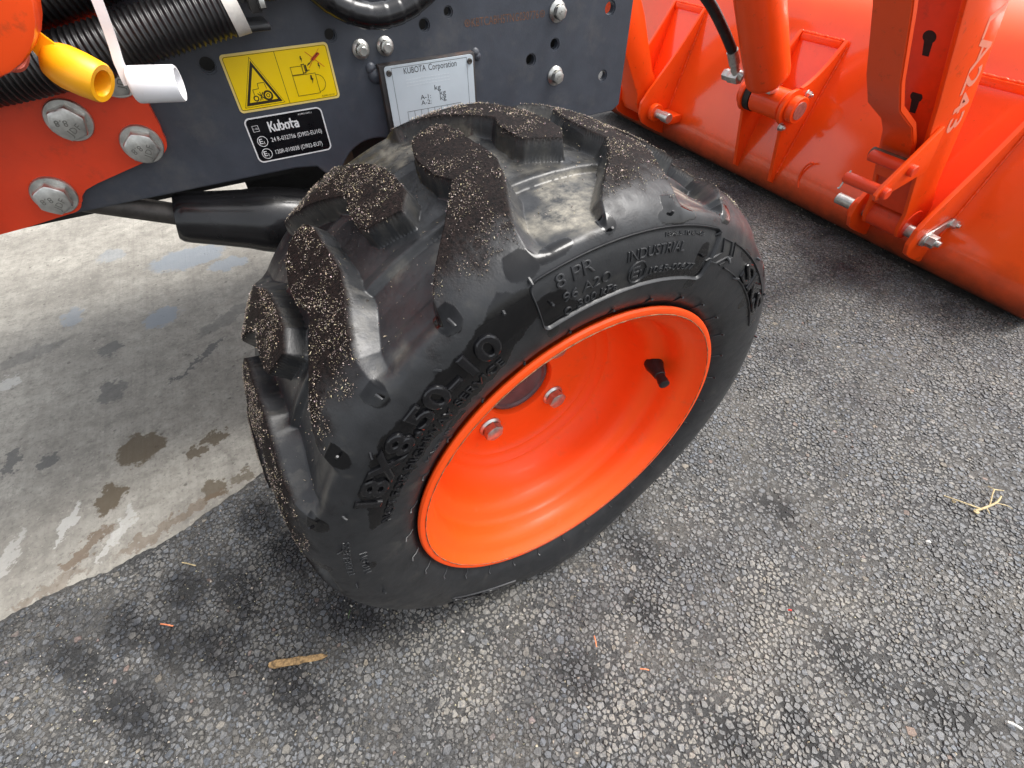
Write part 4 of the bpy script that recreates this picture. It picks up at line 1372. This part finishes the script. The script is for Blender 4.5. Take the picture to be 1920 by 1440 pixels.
corr([(-.36, .178, .462), (-.271, .176, .4665), (-.222, .170, .473), (-.180, .168, .4810), (-.147, .168, .4865), (-.1275, .168, .4895)], .0150, .0036, 'corrugated_conduit')
corr([(-.36, .185, .497), (-.252, .186, .499), (-.205, .186, .506), (-.150, .188, .520), (-.08, .19, .535)], .0140, .0036, 'corrugated_conduit')
corr([(-.36, .160, .520), (-.25, .165, .524), (-.16, .17, .536), (-.05, .18, .55)], .0140, .0036, 'corrugated_conduit')
corr([(-.118, .170, .4985), (-.095, .176, .4975), (-.065, .182, .4985), (-.03, .186, .505)], .0075, .0030, 'corrugated_conduit')
mb = MB(); mb.tube([(-.1305, .168, .4890), (-.1215, .168, .4905)], .0160, 28); mb.build('conduit_tape', TAPE, tractor, 40)
P = smooth_path([(-.10, .183, .512), (-.075, .180, .500), (-.052, .176, .4830), (-.030, .174, .4755), (-.008, .174, .4770), (.012, .175, .4850), (.040, .177, .503)], 90)
mb = MB()
mb.tube(P, [.0088 * (1 + .07 * ((i * .115) % 1.0) - .03) for i in range(len(P))], 22)
mb.build('taped_wire_loom', BLACK_GLOSS, tractor, 50)
mb = MB(); mb.box(-.1385, -.105, .168, .1995, .4745, .4785); mb.build('conduit_clip', BLACK_PL, tractor, 35, bevel=.0016)
mb = MB(); mb.box(-.115, -.108, .160, .178, .486, .506); mb.box(-.1095, -.1045, .158, .166, .4880, .4940, 1); mb.build('cable_connector', [BLACK_PL, ZINC], tractor, 35, bevel=.0008)
mb = MB(); mb.box(-.06, .06, .196, .199, .4905, .500); mb.build('frame_top_strip', FRAME, tractor, None)

# ------------------------------------------------------------------ front loader
loader = empty('front_loader', (0.88, 0.48, 0.0))
tag(loader, 'orange front loader with bucket, lift arm and hydraulic cylinder', 'loader')
BX = 0.0
YB0, YB1 = -.130, 1.088
# bucket shell: outside profile (x,z) from lip along floor, heel, back, to top edge
bprof = [(1.34, .004), (1.05, .003), (.965, .004), (.937, .010), (.918, .021), (.906, .036), (.9015, .052), (.9025, .072), (.9100, .105), (.9300, .180), (.9480, .245), (.9650, .305), (.9790, .340),
         (1.000, .368), (1.035, .392), (1.080, .408), (1.14, .418)]
bpd = [tuple(p) for p in cr_spline(bprof, 5)]
th_ = .006
mb = MB()
nb = len(bpd)
nrm = []
for i in range(nb):
    a, c = bpd[max(i - 1, 0)], bpd[min(i + 1, nb - 1)]
    dx, dz = c[0] - a[0], c[1] - a[1]
    L = math.hypot(dx, dz); nrm.append((dz / L, -dx / L))
ys = np.linspace(YB0, YB1, 40)
v = []
for (q, nn) in zip(bpd, nrm):
    for y in ys:
        dent = .0016 * (vnoise(np.array([y * 7.0]), np.array([q[1] * 9 + 5]), 4)[0] - .5)
        v.append((q[0] - nn[0] * dent, y, q[1]))
ny = len(ys)
f = [(i * ny + k, i * ny + k + 1, (i + 1) * ny + k + 1, (i + 1) * ny + k) for i in range(nb - 1) for k in range(ny - 1)]
o_ = len(v)
for (q, nn) in zip(bpd, nrm):
    for y in (YB0, YB1):
        v.append((q[0] + nn[0] * th_, y, q[1] + nn[1] * th_))
f += [(o_ + i * 2 + 1, o_ + i * 2, o_ + (i + 1) * 2, o_ + (i + 1) * 2 + 1) for i in range(nb - 1)]
f += [(i * ny, (i + 1) * ny, o_ + (i + 1) * 2, o_ + i * 2) for i in range(nb - 1)] + [(i * ny + ny - 1, o_ + i * 2 + 1, o_ + (i + 1) * 2 + 1, (i + 1) * ny + ny - 1) for i in range(nb - 1)]
mb.add(v, f)
me = mb.mesh('bucket')
bm = bmesh.new(); bm.from_mesh(me); bmesh.ops.recalc_face_normals(bm, faces=bm.faces); bm.to_mesh(me); bm.free()
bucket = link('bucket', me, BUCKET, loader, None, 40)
for y0, y1 in ((YB0 - .008, YB0 - .0005), (YB1 + .0005, YB1 + .008)):
    mb = MB()
    mb.prism_xz([(x + .002, z + .001) for x, z in bpd] , y0, y1)
    mb.build('side_plate', ORANGE, bucket, None)


def rib(poly, y, t=.008, hole=None):
    b = MB(); b.prism_xz(poly, y - t / 2, y + t / 2)
    return b.build('rib', ORANGE, bucket, 30, bevel=.0018)


crv = lambda a, b, c, n_=8: [((1 - t) ** 2 * a[0] + 2 * t * (1 - t) * b[0] + t * t * c[0], (1 - t) ** 2 * a[1] + 2 * t * (1 - t) * b[1] + t * t * c[1]) for t in (i / n_ for i in range(n_ + 1))]
arm_rib = crv((.960, .314), (.905, .230), (.825, .150)) + [(.808, .125), (.808, .098), (.822, .076), (.845, .062), (.895, .038), (.915, .034), (.912, .100), (.968, .308)]
for y in (.798, .905, .165, .052):
    rib(arm_rib, y)
cen_rib = crv((.962, .316), (.925, .262), (.878, .245)) + arc_pts(.868, .210, .034, 70, 250, 10) + crv((.857, .178), (.872, .120), (.890, .052)) + [(.915, .040), (.912, .100), (.968, .308)]
for y in (.408, .515):
    rib(cen_rib, y)
for y0, y1 in ((.804, .899), (.058, .159), (.414, .509)):      # cross bar at the rib tops, weld line
    mb = MB(); mb.box(.9585, .972, y0, y1, .300, .3125)
    mb.build('rib_cap', ORANGE, bucket, 35, bevel=.003)
# centre pin with its bosses
mb = MB()
for y0, y1, r_ in ((.386, .4035, .0250), (.520, .532, .0250)):
    mb = MB(); mb.pin((.868, y0, .210), (.868, y1, .210), r_, 32)
    mb.build('pin_boss', ORANGE, bucket, 35)
mb = MB(); mb.tube([(.868, .3845, .210), (.868, .530, .210)], .0165, 28); mb.build('pivot_pin', ZINC, bucket, 35)
bolt_s = hex_bolt_mesh('keeper_bolt', .011, .008, .008, .0015, .003, .004)
place('keeper_bolt', bolt_s, (.850, .4035, .178), (0, -1, 0), bucket, 10)
place('keeper_bolt', bolt_s, (.898, .4035, .232), (0, -1, 0), bucket, 30)
# arm pivot pins
for y0, y1 in ((.735, .915), (.046, .222)):
    mb = MB()
    mb.pin((.848, y0, .102), (.848, y1, .102), .0102)
    if y0 > .5:
        mb.pin((.848, y0 - .012, .102), (.848, y0 + .012, .102), .0122)
    mb.build('pivot_pin', ZINC, bucket, 35)
for ya, yb in ((.786, .772), (.171, .183)):
    mb = MB(); mb.pin((.848, ya, .102), (.848, yb, .102), .021, 28)
    mb.build('pin_boss', ORANGE, bucket, 35)
mb = MB(); mb.box(.862, .905, .735, .792, .080, .100); mb.build('stop_block', ORANGE, bucket, 35, bevel=.004)
# flat keeper plate on the outer rib
mb = MB()
km = Matrix.Translation((.868, .0465, .109)) @ Matrix.Rotation(R(-15), 4, 'Y')
mb.prism_xz([(.842, .090)] + arc_pts(.846, .100, .012, 240, 100, 6)[::1] + arc_pts(.905, .118, .007, 100, -70, 6) + [(.862, .090)], .0435, .0475)
mb.build('keeper_plate', ZINC, bucket, 35, bevel=.0008)
place('keeper_bolt', bolt_s, (.905, .0435, .117), (0, -1, 0), bucket, 10, 1.1)
place('keeper_bolt', bolt_s, (.850, .0435, .101), (0, -1, 0), bucket, 10, 1.7)
# weld beads along the ribs
mb = MB()
wr = random.Random(3)
for y in (.798 - .005, .165 - .005, .052 - .005, .408 - .005):
    path, rr = [], []
    for k in range(90):
        z = .07 + .235 * k / 89
        x = float(np.interp(z, [q[1] for q in bprof[6:12]], [q[0] for q in bprof[6:12]]))
        path.append((x - .0006, y + wr.uniform(-.0004, .0004), z)); rr.append(wr.uniform(.0016, .0027))
    mb.tube(path, rr, 7)
for y0, y1 in ((.800, .903), (.410, .513), (.054, .163)):
    path, rr = [], []
    for k in range(40):
        path.append((.9640, y0 + (y1 - y0) * k / 39, .3135 + wr.uniform(-.0006, .0006))); rr.append(wr.uniform(.0020, .0034))
    mb.tube(path, rr, 7)
wbo = tag(mb.build('weld_bead', ORANGE, bucket, 60), kind='stuff')
# a pressed ring weld at the heel beside the centre rib, and drain dimples
mb = MB()
mb.tube([(.9065 - .004, .330 + .018 * math.cos(R(a)), .088 + .030 * math.sin(R(a))) for a in range(-60, 100, 10)], .0022, 8)
mb.build('weld_arc', ORANGE, bucket, 60)

# --- right lift arm: welded box, two side plates with a recessed underside carrying keyholes
dirA = Vector((.623 - .827, 0, .446 - .108)); 
a_lo = [(.812, .150), (.815, .118), (.830, .090), (.855, .078), (.880, .092), (.892, .120)]
arm_poly = [(.8095, .140), (.8150, .112), (.8290, .092), (.850, .083), (.873, .090), (.889, .112), (.888, .135), (.848, .190), (.792, .312), (.716, .442), (.62, .600), (.50, .800), (.44, .90), (.345, .90),
            (.40, .790), (.525, .600), (.622, .446), (.700, .326), (.770, .205)]
mb = MB(); mb.prism_xz(arm_poly, .080, .0865); arm_o = mb
mb.prism_xz(arm_poly, .1435, .150)
larm = mb.build('lift_arm', ORANGE, loader, 35, bevel=.0012)
# underside web between the plates, following the rear edge, with keyholes
web = [(.8095, .135), (.770, .2055), (.700, .3265), (.622, .4465), (.525, .6005)]
wt = .006
mb = MB()
for i in range(len(web) - 1):
    a, b = Vector((web[i][0], 0, web[i][1])), Vector((web[i + 1][0], 0, web[i + 1][1]))
    d_ = (b - a).normalized(); n_ = Vector((d_.z, 0, -d_.x))
    a2, b2 = a + n_ * .004, b + n_ * .004
    v = [a2 + Vector((0, .0866, 0)), a2 + Vector((0, .1434, 0)), b2 + Vector((0, .1434, 0)), b2 + Vector((0, .0866, 0))]
    mb.add([tuple(p) for p in v] + [tuple(p + n_ * wt) for p in v], [(0, 1, 2, 3), (7, 6, 5, 4), (0, 3, 7, 4), (1, 5, 6, 2)])
mb.build('arm_web', ORANGE_DULL, larm, None)
mb = MB()
for t in ((.694, .398), (.746, .320)):
    pass
# top web closing the box
topw = [(.889, .125), (.848, .1895), (.792, .3115), (.716, .4415), (.62, .5995)]
mb2 = MB()
for i in range(len(topw) - 1):
    a, b = Vector((topw[i][0], 0, topw[i][1])), Vector((topw[i + 1][0], 0, topw[i + 1][1]))
    d_ = (b - a).normalized(); n_ = Vector((-d_.z, 0, d_.x))
    a2, b2 = a + n_ * .004, b + n_ * .004
    v = [a2 + Vector((0, .0866, 0)), a2 + Vector((0, .1434, 0)), b2 + Vector((0, .1434, 0)), b2 + Vector((0, .0866, 0))]
    mb2.add([tuple(p) for p in v] + [tuple(p + n_ * wt) for p in v], [(3, 2, 1, 0), (4, 5, 6, 7), (4, 7, 3, 0), (2, 6, 5, 1)])
mb2.build('arm_web', ORANGE, larm, None)


def on_web(t):
    """point on the underside at height z, with along and normal directions"""
    for i in range(len(web) - 1):
        if web[i][1] <= t <= web[i + 1][1]:
            k = (t - web[i][1]) / (web[i + 1][1] - web[i][1])
            a, b = Vector((web[i][0], .115, web[i][1])), Vector((web[i + 1][0], .115, web[i + 1][1]))
            d_ = (b - a).normalized(); n_ = Vector((d_.z, 0, -d_.x))
            return a.lerp(b, k) + n_ * .0037, d_, -n_


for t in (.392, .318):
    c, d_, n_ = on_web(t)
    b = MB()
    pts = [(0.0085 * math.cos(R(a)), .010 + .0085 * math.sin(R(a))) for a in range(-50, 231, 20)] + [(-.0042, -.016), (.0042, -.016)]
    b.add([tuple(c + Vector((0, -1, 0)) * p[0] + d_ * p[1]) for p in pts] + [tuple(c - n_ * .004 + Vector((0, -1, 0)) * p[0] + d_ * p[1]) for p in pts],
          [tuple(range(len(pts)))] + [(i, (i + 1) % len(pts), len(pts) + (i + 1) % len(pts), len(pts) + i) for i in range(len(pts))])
    b.build('keyhole', HOLE_SHADE, larm, None)  # dark face over the uncut web; hole shade put into its colour
# lettering on the outside of the arm, reading down the arm
v, f = text_mesh('LA243', 1.0, 0, 0, .015, 1.0, 3)
t0, t1 = Vector((.716, 0, .436)), Vector((.790, 0, .287))
al = (t1 - t0).normalized(); upv = Vector((-al.z, 0, al.x)) * 1.0
sx, sy = (t1 - t0).length / v[:, 0].max(), .026 / v[:, 1].max()
b = MB(); b.add([tuple(t0 + al * p[0] * sx + upv * (p[1] * sy - .024) + Vector((0, .0797, 0))) for p in v], f)
b.build('model_lettering', ARM_TXT, larm, None)
mb = MB(); mb.prism_xz([(.612, .478), (.640, .474), (.655, .51), (.622, .53)], .0794, .0798); mb.build('safety_decal', DECAL_Y, larm, None)
# arm nose boss
mb = MB(); mb.pin((.848, .0785, .112), (.848, .152, .112), .026, 28); mb.build('arm_nose', ORANGE_DULL, larm, 35)

# --- parking stand: a flat bar pinned under the arm, bent near its foot
mb = MB()
sp_pts = [(.47, .505), (.520, .440), (.572, .365), (.604, .330), (.660, .300), (.690, .272), (.725, .222), (.735, .200)]
SPT = [Vector((x + .030, 0, z)) for x, z in sp_pts]
y0, y1 = .091, .139
v = []
for i, p in enumerate(SPT):
    d_ = (SPT[min(i + 1, len(SPT) - 1)] - SPT[max(i - 1, 0)]).normalized(); n_ = Vector((d_.z, 0, -d_.x)) * .0042
    v += [p + n_ + Vector((0, y0, 0)), p + n_ + Vector((0, y1, 0)), p - n_ + Vector((0, y1, 0)), p - n_ + Vector((0, y0, 0))]
f = [(i * 4 + k, i * 4 + (k + 1) % 4, (i + 1) * 4 + (k + 1) % 4, (i + 1) * 4 + k) for i in range(len(SPT) - 1) for k in range(4)] + [(3, 2, 1, 0)] + [tuple((len(SPT) - 1) * 4 + k for k in range(4))]
mb.add([tuple(p) for p in v], f)
me = mb.mesh('parking_stand')
bm = bmesh.new(); bm.from_mesh(me); bmesh.ops.recalc_face_normals(bm, faces=bm.faces)
bmesh.ops.bevel(bm, geom=[e for e in bm.edges if e.calc_face_angle(0) > R(60)], offset=.0015, segments=2, affect='EDGES'); bm.to_mesh(me); bm.free()
stand = link('parking_stand', me, ORANGE, loader, None, 30)
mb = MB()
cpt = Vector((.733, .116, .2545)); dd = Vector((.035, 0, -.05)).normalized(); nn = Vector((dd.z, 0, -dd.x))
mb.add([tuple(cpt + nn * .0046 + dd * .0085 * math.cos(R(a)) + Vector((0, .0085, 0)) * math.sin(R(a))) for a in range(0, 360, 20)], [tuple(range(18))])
mb.build('slot_hole', HOLE_SHADE, stand, None)  # flat dark disc on the solid bar, painted as hole shade
# stand bracket: a pair of ears on the arm with pins
ear = [(.744, .287), (.738, .296), (.664, .226), (.655, .212), (.662, .203), (.676, .204), (.766, .226)]
mb = MB(); mb.prism_xz(ear, .0735, .0795); sb = mb.build('stand_bracket', ORANGE, loader, 35, bevel=.0016)
for (x, z, r_) in ((.672, .214, .0085), (.712, .240, .0085)):
    mb = MB(); mb.pin((x, .066, z), (x, .138, z), r_); mb.build('bracket_pin', ORANGE_DULL, sb, 35)
mb = MB(); mb.tube([(.660, .134, .200), (.665, .135, .197), (.672, .134, .225)], .0013, 8); mb.build('cotter_pin', ZINC, sb, 40)
mb = MB(); mb.tube([(.722, .0885, .240), (.722, .143, .240)], .0085, 20); mb.build('spacer_roller', BROWN, sb, 35)

# --- centre bucket cylinder with hose
ca, cb = Vector((.868, .4615, .210)), Vector((.590, .4615, .610))
cd = (cb - ca).normalized()
mb = MB()
mb.lathe([(.012, .052), (.036, .0525), (.0405, .058), (.0415, .066), (.0415, .42), (.036, .43)], ca, cd, 40, 0)
cyl = mb.build('bucket_cylinder', ORANGE, loader, 35)
mb = MB(); mb.pin((.868, .4190, .210), (.868, .4940, .210), .0285, 32); mb.build('cylinder_eye', ORANGE, cyl, 35)
mb = MB(); mb.tube([(.868, .4945, .210), (.868, .5105, .210)], .0300, 28); mb.build('worn_spacer', CAST, cyl, 35)
mb = MB()
mw = Matrix.Translation(ca + cd * .042 + Vector((0, -.010, 0)))
mb.box(-.012, .012, -.010, .010, -.014, .014, 0, mw); mb.build('grease_block', ZINC, cyl, 35, bevel=.002)
# hose, ferrule and elbow fitting
fp = ca + cd * .075 + Vector((-.030, .030, 0))
mb = MB()
HP = smooth_path([(.585, .525, .475), (.632, .520, .420), (.690, .517, .375), (.735, .515, .335), (.772, .513, .298)], 40)
mb.tube(HP, .0095, 18); hose = mb.build('hydraulic_hose', BLACK_PL, loader, 45)
mb = MB()
mb.tube([(.770, .513, .300), (.786, .512, .277)], .0110, 18); mb.tube([(.786, .512, .277), (.792, .512, .266), (.798, .508, .258), (.803, .495, .254)], [.0085, .009, .009, .009], 16)
mb.build('hose_ferrule', ZINC, hose, 35)
mb = MB()
mb.tube([(.800, .525, .250), (.800, .542, .250)], .0110, 6); mb.tube([(.800, .500, .252), (.800, .526, .250)], .0128, 6)
mb.build('hose_fitting', ZINC, hose, 25, bevel=.0008)

# --- left lift arm nose
mb = MB()
lpoly = [(.8100, .140), (.8150, .112), (.8290, .090), (.850, .083), (.873, .090), (.889, .112), (.888, .135), (.848, .190), (.792, .312), (.716, .442), (.62, .585), (.535, .545), (.622, .446), (.700, .326), (.770, .205)]
mb.prism_xz(lpoly, .818, .886)
mb.build('lift_arm', ORANGE, loader, 35, bevel=.003)
# loader post over the bracket (only its lower edge shows, top left)
mb = MB()
pp = arc_pts(-.2560, .5240, .043, -80, 20, 10) + [(-.2150, .60), (-.31, .60), (-.31, .482)]
mb.prism_xz(pp, .086, .112)
mb.build('arm_post', ORANGE, loader, 35, bevel=.003)

# ------------------------------------------------------------------ hose caps hanging over the bracket
mb = MB()
c0, c1 = Vector((-.2262, .1110, .4815)), Vector((-.2095, .1000, .4720))
cd = (c1 - c0).normalized(); L = (c1 - c0).length
mb.lathe([(.0001, -.0050), (.0055, -.0042), (.0090, -.0018), (.0106, .002), (.0114, .006), (.0114, L * .6), (.0106, L), (.0098, L + .0012), (.0070, L + .0010), (.0062, L - .001), (.0060, L * .35), (.0001, L * .3)], c0, cd, 36, 0)
ycap = mb.build('dust_cap', YELLOW_PL, None, 40)
tag(ycap, 'yellow plastic dust cap hanging open over the orange bracket', 'cap', 'hose dust caps')
mb = MB()
sp1 = smooth_path([c0 + cd * .004 + Vector((-.002, -.002, .006)), c0 + Vector((-.002, -.002, .010)), Vector((-.2335, .113, .5010)), Vector((-.241, .114, .514)), Vector((-.252, .116, .53))], 24)
for i in range(len(sp1) - 1):
    pass
v = []
for i, p in enumerate(sp1):
    w = .0062 - .0012 * min(1, i / 6)
    sx_ = Vector((.86, -.05, .50)).normalized()
    v += [p - sx_ * w + Vector((0, -.0012, 0)), p + sx_ * w + Vector((0, -.0012, 0)), p + sx_ * w + Vector((0, .0012, 0)), p - sx_ * w + Vector((0, .0012, 0))]
f = [(i * 4 + k, i * 4 + (k + 1) % 4, (i + 1) * 4 + (k + 1) % 4, (i + 1) * 4 + k) for i in range(len(sp1) - 1) for k in range(4)] + [(3, 2, 1, 0), tuple((len(sp1) - 1) * 4 + k for k in range(4))]
mb.add([tuple(p) for p in v], f)
mb.build('strap', YELLOW_PL, ycap, 40)
mb = MB()
c0, c1 = Vector((-.1975, .118, .4650)), Vector((-.1725, .1135, .4635))
cd = (c1 - c0).normalized(); L = (c1 - c0).length
mb.lathe([(.0001, 0), (.0090, 0), (.0096, .0006), (.0098, .002), (.0098, L - .001), (.0092, L), (.0082, L), (.0078, L - .001), (.0078, .004), (.0001, .004)], c0, cd, 36, 0)
wcap = mb.build('dust_cap', WHITE_PL, None, 40)
tag(wcap, 'white plastic dust cap on a thin strap beside the yellow decal', 'cap', 'hose dust caps')
mb = MB()
sp1 = smooth_path([c0 + Vector((.000, -.001, .0005)), c0 + Vector((-.0012, .0, .010)), Vector((-.1965, .1185, .486)), Vector((-.1935, .1185, .505)), Vector((-.190, .121, .54))], 30)
v = []
for i, p in enumerate(sp1):
    w = .0026 + .0018 * max(0, 1 - i / 6)
    v += [p + Vector((-w, -.0009, 0)), p + Vector((w, -.0009, 0)), p + Vector((w, .0009, 0)), p + Vector((-w, .0009, 0))]
f = [(i * 4 + k, i * 4 + (k + 1) % 4, (i + 1) * 4 + (k + 1) % 4, (i + 1) * 4 + k) for i in range(len(sp1) - 1) for k in range(4)] + [(3, 2, 1, 0), tuple((len(sp1) - 1) * 4 + k for k in range(4))]
mb.add([tuple(p) for p in v], f)
mb.build('strap', WHITE_PL, wcap, 40)
mb = MB()
c0, c1 = Vector((-.2600, .128, .4945)), Vector((-.2420, .1165, .4865))
cd = (c1 - c0).normalized(); L = (c1 - c0).length
mb.lathe([(.0001, 0), (.0095, 0), (.0100, .002), (.0100, L - .001), (.0094, L), (.0078, L), (.0074, L - .001), (.0074, .006), (.0001, .006)], c0, cd, 36, 0)
rcap = mb.build('dust_cap', RED_PL, None, 40)
tag(rcap, 'faded red dust cap at the left edge behind the yellow cap', 'cap', 'hose dust caps')

# ------------------------------------------------------------------ crumbs on the tyre
cr = np.random.default_rng(99)
lug_ok = (dust > .30) & (crown < 92) & (thg > 38) & (thg < 172)
loose = (cr.random(dust.shape) < 0.05) & (m > .2) & (thg > 60) & (thg < 165) & (crown < 85)
prob = np.where(lug_ok, 1.0, 0) * np.clip(.18 + 4.5 * (fbm(xm / 10, sgF * 1000 / 10, 71, 4) - .43), 0.02, 1) + loose * .5
area = np.broadcast_to(np.gradient(smp)[None, :], prob.shape)
pr = (prob * area).ravel(); pr /= pr.sum()
NCR = 19000
idx = cr.choice(len(pr), NCR, p=pr)
ti, si = idx // M, idx % M
P0 = TYV[ti, si]
t1_ = TYV[(ti + 1) % NT, si] - P0; t2_ = TYV[ti, np.minimum(si + 1, M - 1)] - P0
t1_ /= np.linalg.norm(t1_, axis=1)[:, None] + 1e-12
t2_ /= np.linalg.norm(t2_, axis=1)[:, None] + 1e-12
nr_ = np.cross(t2_, t1_); nr_ /= np.linalg.norm(nr_, axis=1)[:, None] + 1e-12
ctr = WC + Vector((0, 0, 0))
rad_dir = P0 - np.array(WC)
flip = (nr_ * rad_dir).sum(1) < 0
nr_[flip] *= -1
P0 = P0 + t1_ * cr.uniform(-.0006, .0006, NCR)[:, None] + t2_ * cr.uniform(-.0006, .0006, NCR)[:, None]
a = cr.uniform(0, 6.28, NCR)
dA = t1_ * np.cos(a)[:, None] + t2_ * np.sin(a)[:, None] + nr_ * cr.normal(0, .4, NCR)[:, None]
dB = np.cross(nr_, dA)
ln = cr.gamma(1.5, .00019, NCR).clip(.00012, .0020)[:, None]; wd = (cr.gamma(4, .00005, NCR).clip(.0001, .0006))[:, None]
lift = nr_ * (cr.uniform(.0002, .0006, NCR))[:, None]
curl = nr_ * (cr.uniform(-.2, .5, NCR)[:, None] * ln)
V = np.stack([P0 + lift - dA * ln, P0 + lift - dB * wd + curl * .6, P0 + lift + dB * wd + curl * .6, P0 + lift + dA * ln, P0 + lift + nr_ * wd * 1.6 + curl], 1)
T = np.array([[0, 1, 4], [0, 4, 2], [1, 3, 4], [3, 2, 4], [0, 2, 1], [1, 2, 3]])
F = (T[None] + (np.arange(NCR) * 5)[:, None, None]).reshape(-1, 3)
tone = cr.gamma(2.0, .15, NCR).clip(.04, .85)
cc = np.stack([tone, tone * cr.uniform(.72, .92, NCR), tone * cr.uniform(.5, .8, NCR)], -1)
crumbs = np_mesh('sawdust_crumbs', V.reshape(-1, 3), F, GRIT, None, 'stuff', None, cols={'tone': np.repeat(cc, 5, axis=0)})
tag(crumbs, 'pale sawdust crumbs scattered over the tyre lugs', 'crumbs')

# ------------------------------------------------------------------ litter on the ground
mb = MB()
a, b = Vector((-.318, -.058, .004)), Vector((-.263, -.078, .005))
d_ = (b - a); pn = Vector((-d_.y, d_.x, 0)).normalized()
v = []
NS = 10
for i in range(NS + 1):
    t = i / NS
    p = a + d_ * t
    w = .0042 * (1 - .55 * abs(t - .30)) * (0.75 if i == 0 else (.12 if i == NS else 1)) + rnd.uniform(-.0007, .0007) * (i < NS)
    hgt_ = .0022 + rnd.uniform(-.0004, .0004)
    v += [p - pn * w, p + pn * w, p + pn * w * .7 + Vector((0, 0, hgt_)), p - pn * w * .5 + Vector((0, 0, hgt_ * 1.2))]
f = [(i * 4 + k, i * 4 + (k + 1) % 4, (i + 1) * 4 + (k + 1) % 4, (i + 1) * 4 + k) for i in range(NS) for k in range(4)] + [(3, 2, 1, 0), tuple(NS * 4 + k for k in range(4))]
mb.add([tuple(p) for p in v], f)
tag(mb.build('wood_splinter', WOOD, None, None), 'flat brown wood splinter lying on the asphalt', 'splinter')

mb = MB()
st = lambda pts, r_: mb.tube(smooth_path([(x, y, z) for x, y, z in pts], 14), [r_ * (1 - .5 * i / 20) for i in range(len(smooth_path(pts, 14)))], 7)
st([(.490, -.299, .004), (.507, -.303, .006), (.524, -.305, .006), (.540, -.303, .004)], .0015)
st([(.498, -.301, .005), (.484, -.285, .008), (.476, -.268, .005)], .0010)
st([(.512, -.303, .006), (.526, -.296, .010), (.536, -.293, .009), (.538, -.287, .006)], .0009)
st([(.536, -.293, .009), (.549, -.300, .006)], .0008)
st([(.520, -.304, .006), (.528, -.313, .007), (.533, -.319, .004)], .0008)
st([(.505, -.302, .006), (.500, -.310, .005)], .0008)
sprig = mb.build('dry_root_sprig', STRAW, None, 50)
tag(sprig, 'small forked straw coloured root sprig on the asphalt', 'sprig')
mb = MB()
for k, (x, y) in enumerate(((.4905, -.3005), (.480, -.279))):
    mb.lathe([(.0001, 0), (.003 - k * .001, .0005), (.0032 - k * .001, .002), (.0001, .0036)], (x, y, .002), (.1, .1, 1), 9)
mb.build('seed_head', STRAW, sprig, 50)


def needle(a, b, r_, mat, lab, nm='dry_needle', cat='needle'):
    q = MB()
    a, b = Vector((*a, .0030)), Vector((*b, .0034))
    mid = (a + b) / 2 + Vector((0, 0, .0012))
    q.tube(smooth_path([a, mid, b], 10), [r_ * .4] + [r_] * 8 + [r_ * .3] if False else r_, 6)
    o = q.build(nm, mat, None, 50)
    tag(o, lab, cat, 'bits of litter on the asphalt')


needle((-.416, .039), (-.404, .030), .0007, NEEDLE, 'orange dry needle on the dark asphalt left of the tyre')
needle((-.010, -.192), (-.014, -.202), .0006, NEEDLE, 'upright orange needle below the wheel rim')
needle((.0135, -.239), (.0205, -.244), .0006, NEEDLE, 'short orange needle lying flat below the wheel rim')
needle((-.392, .102), (-.378, .090), .0007, STRAW, 'thin straw bit on asphalt near the concrete edge')
needle((.1905, -.2705), (.193, -.2722), .0009, REDBIT, 'tiny red scrap on the asphalt', 'red_scrap', 'scrap')
needle((.291, -.437), (.296, -.446), .0012, PALEBIT, 'small white husk near the bottom right corner', 'pale_husk', 'husk')
needle((.398, -.294), (.401, -.297), .0013, PALEBIT, 'small white husk right of the wheel', 'pale_husk', 'husk')
needle((-.235, -.052), (-.231, -.044), .0005, simple('green_grass_bit', (.05, .09, .03), .6), 'tiny green grass blade beside the wood splinter', 'grass_blade', 'grass')
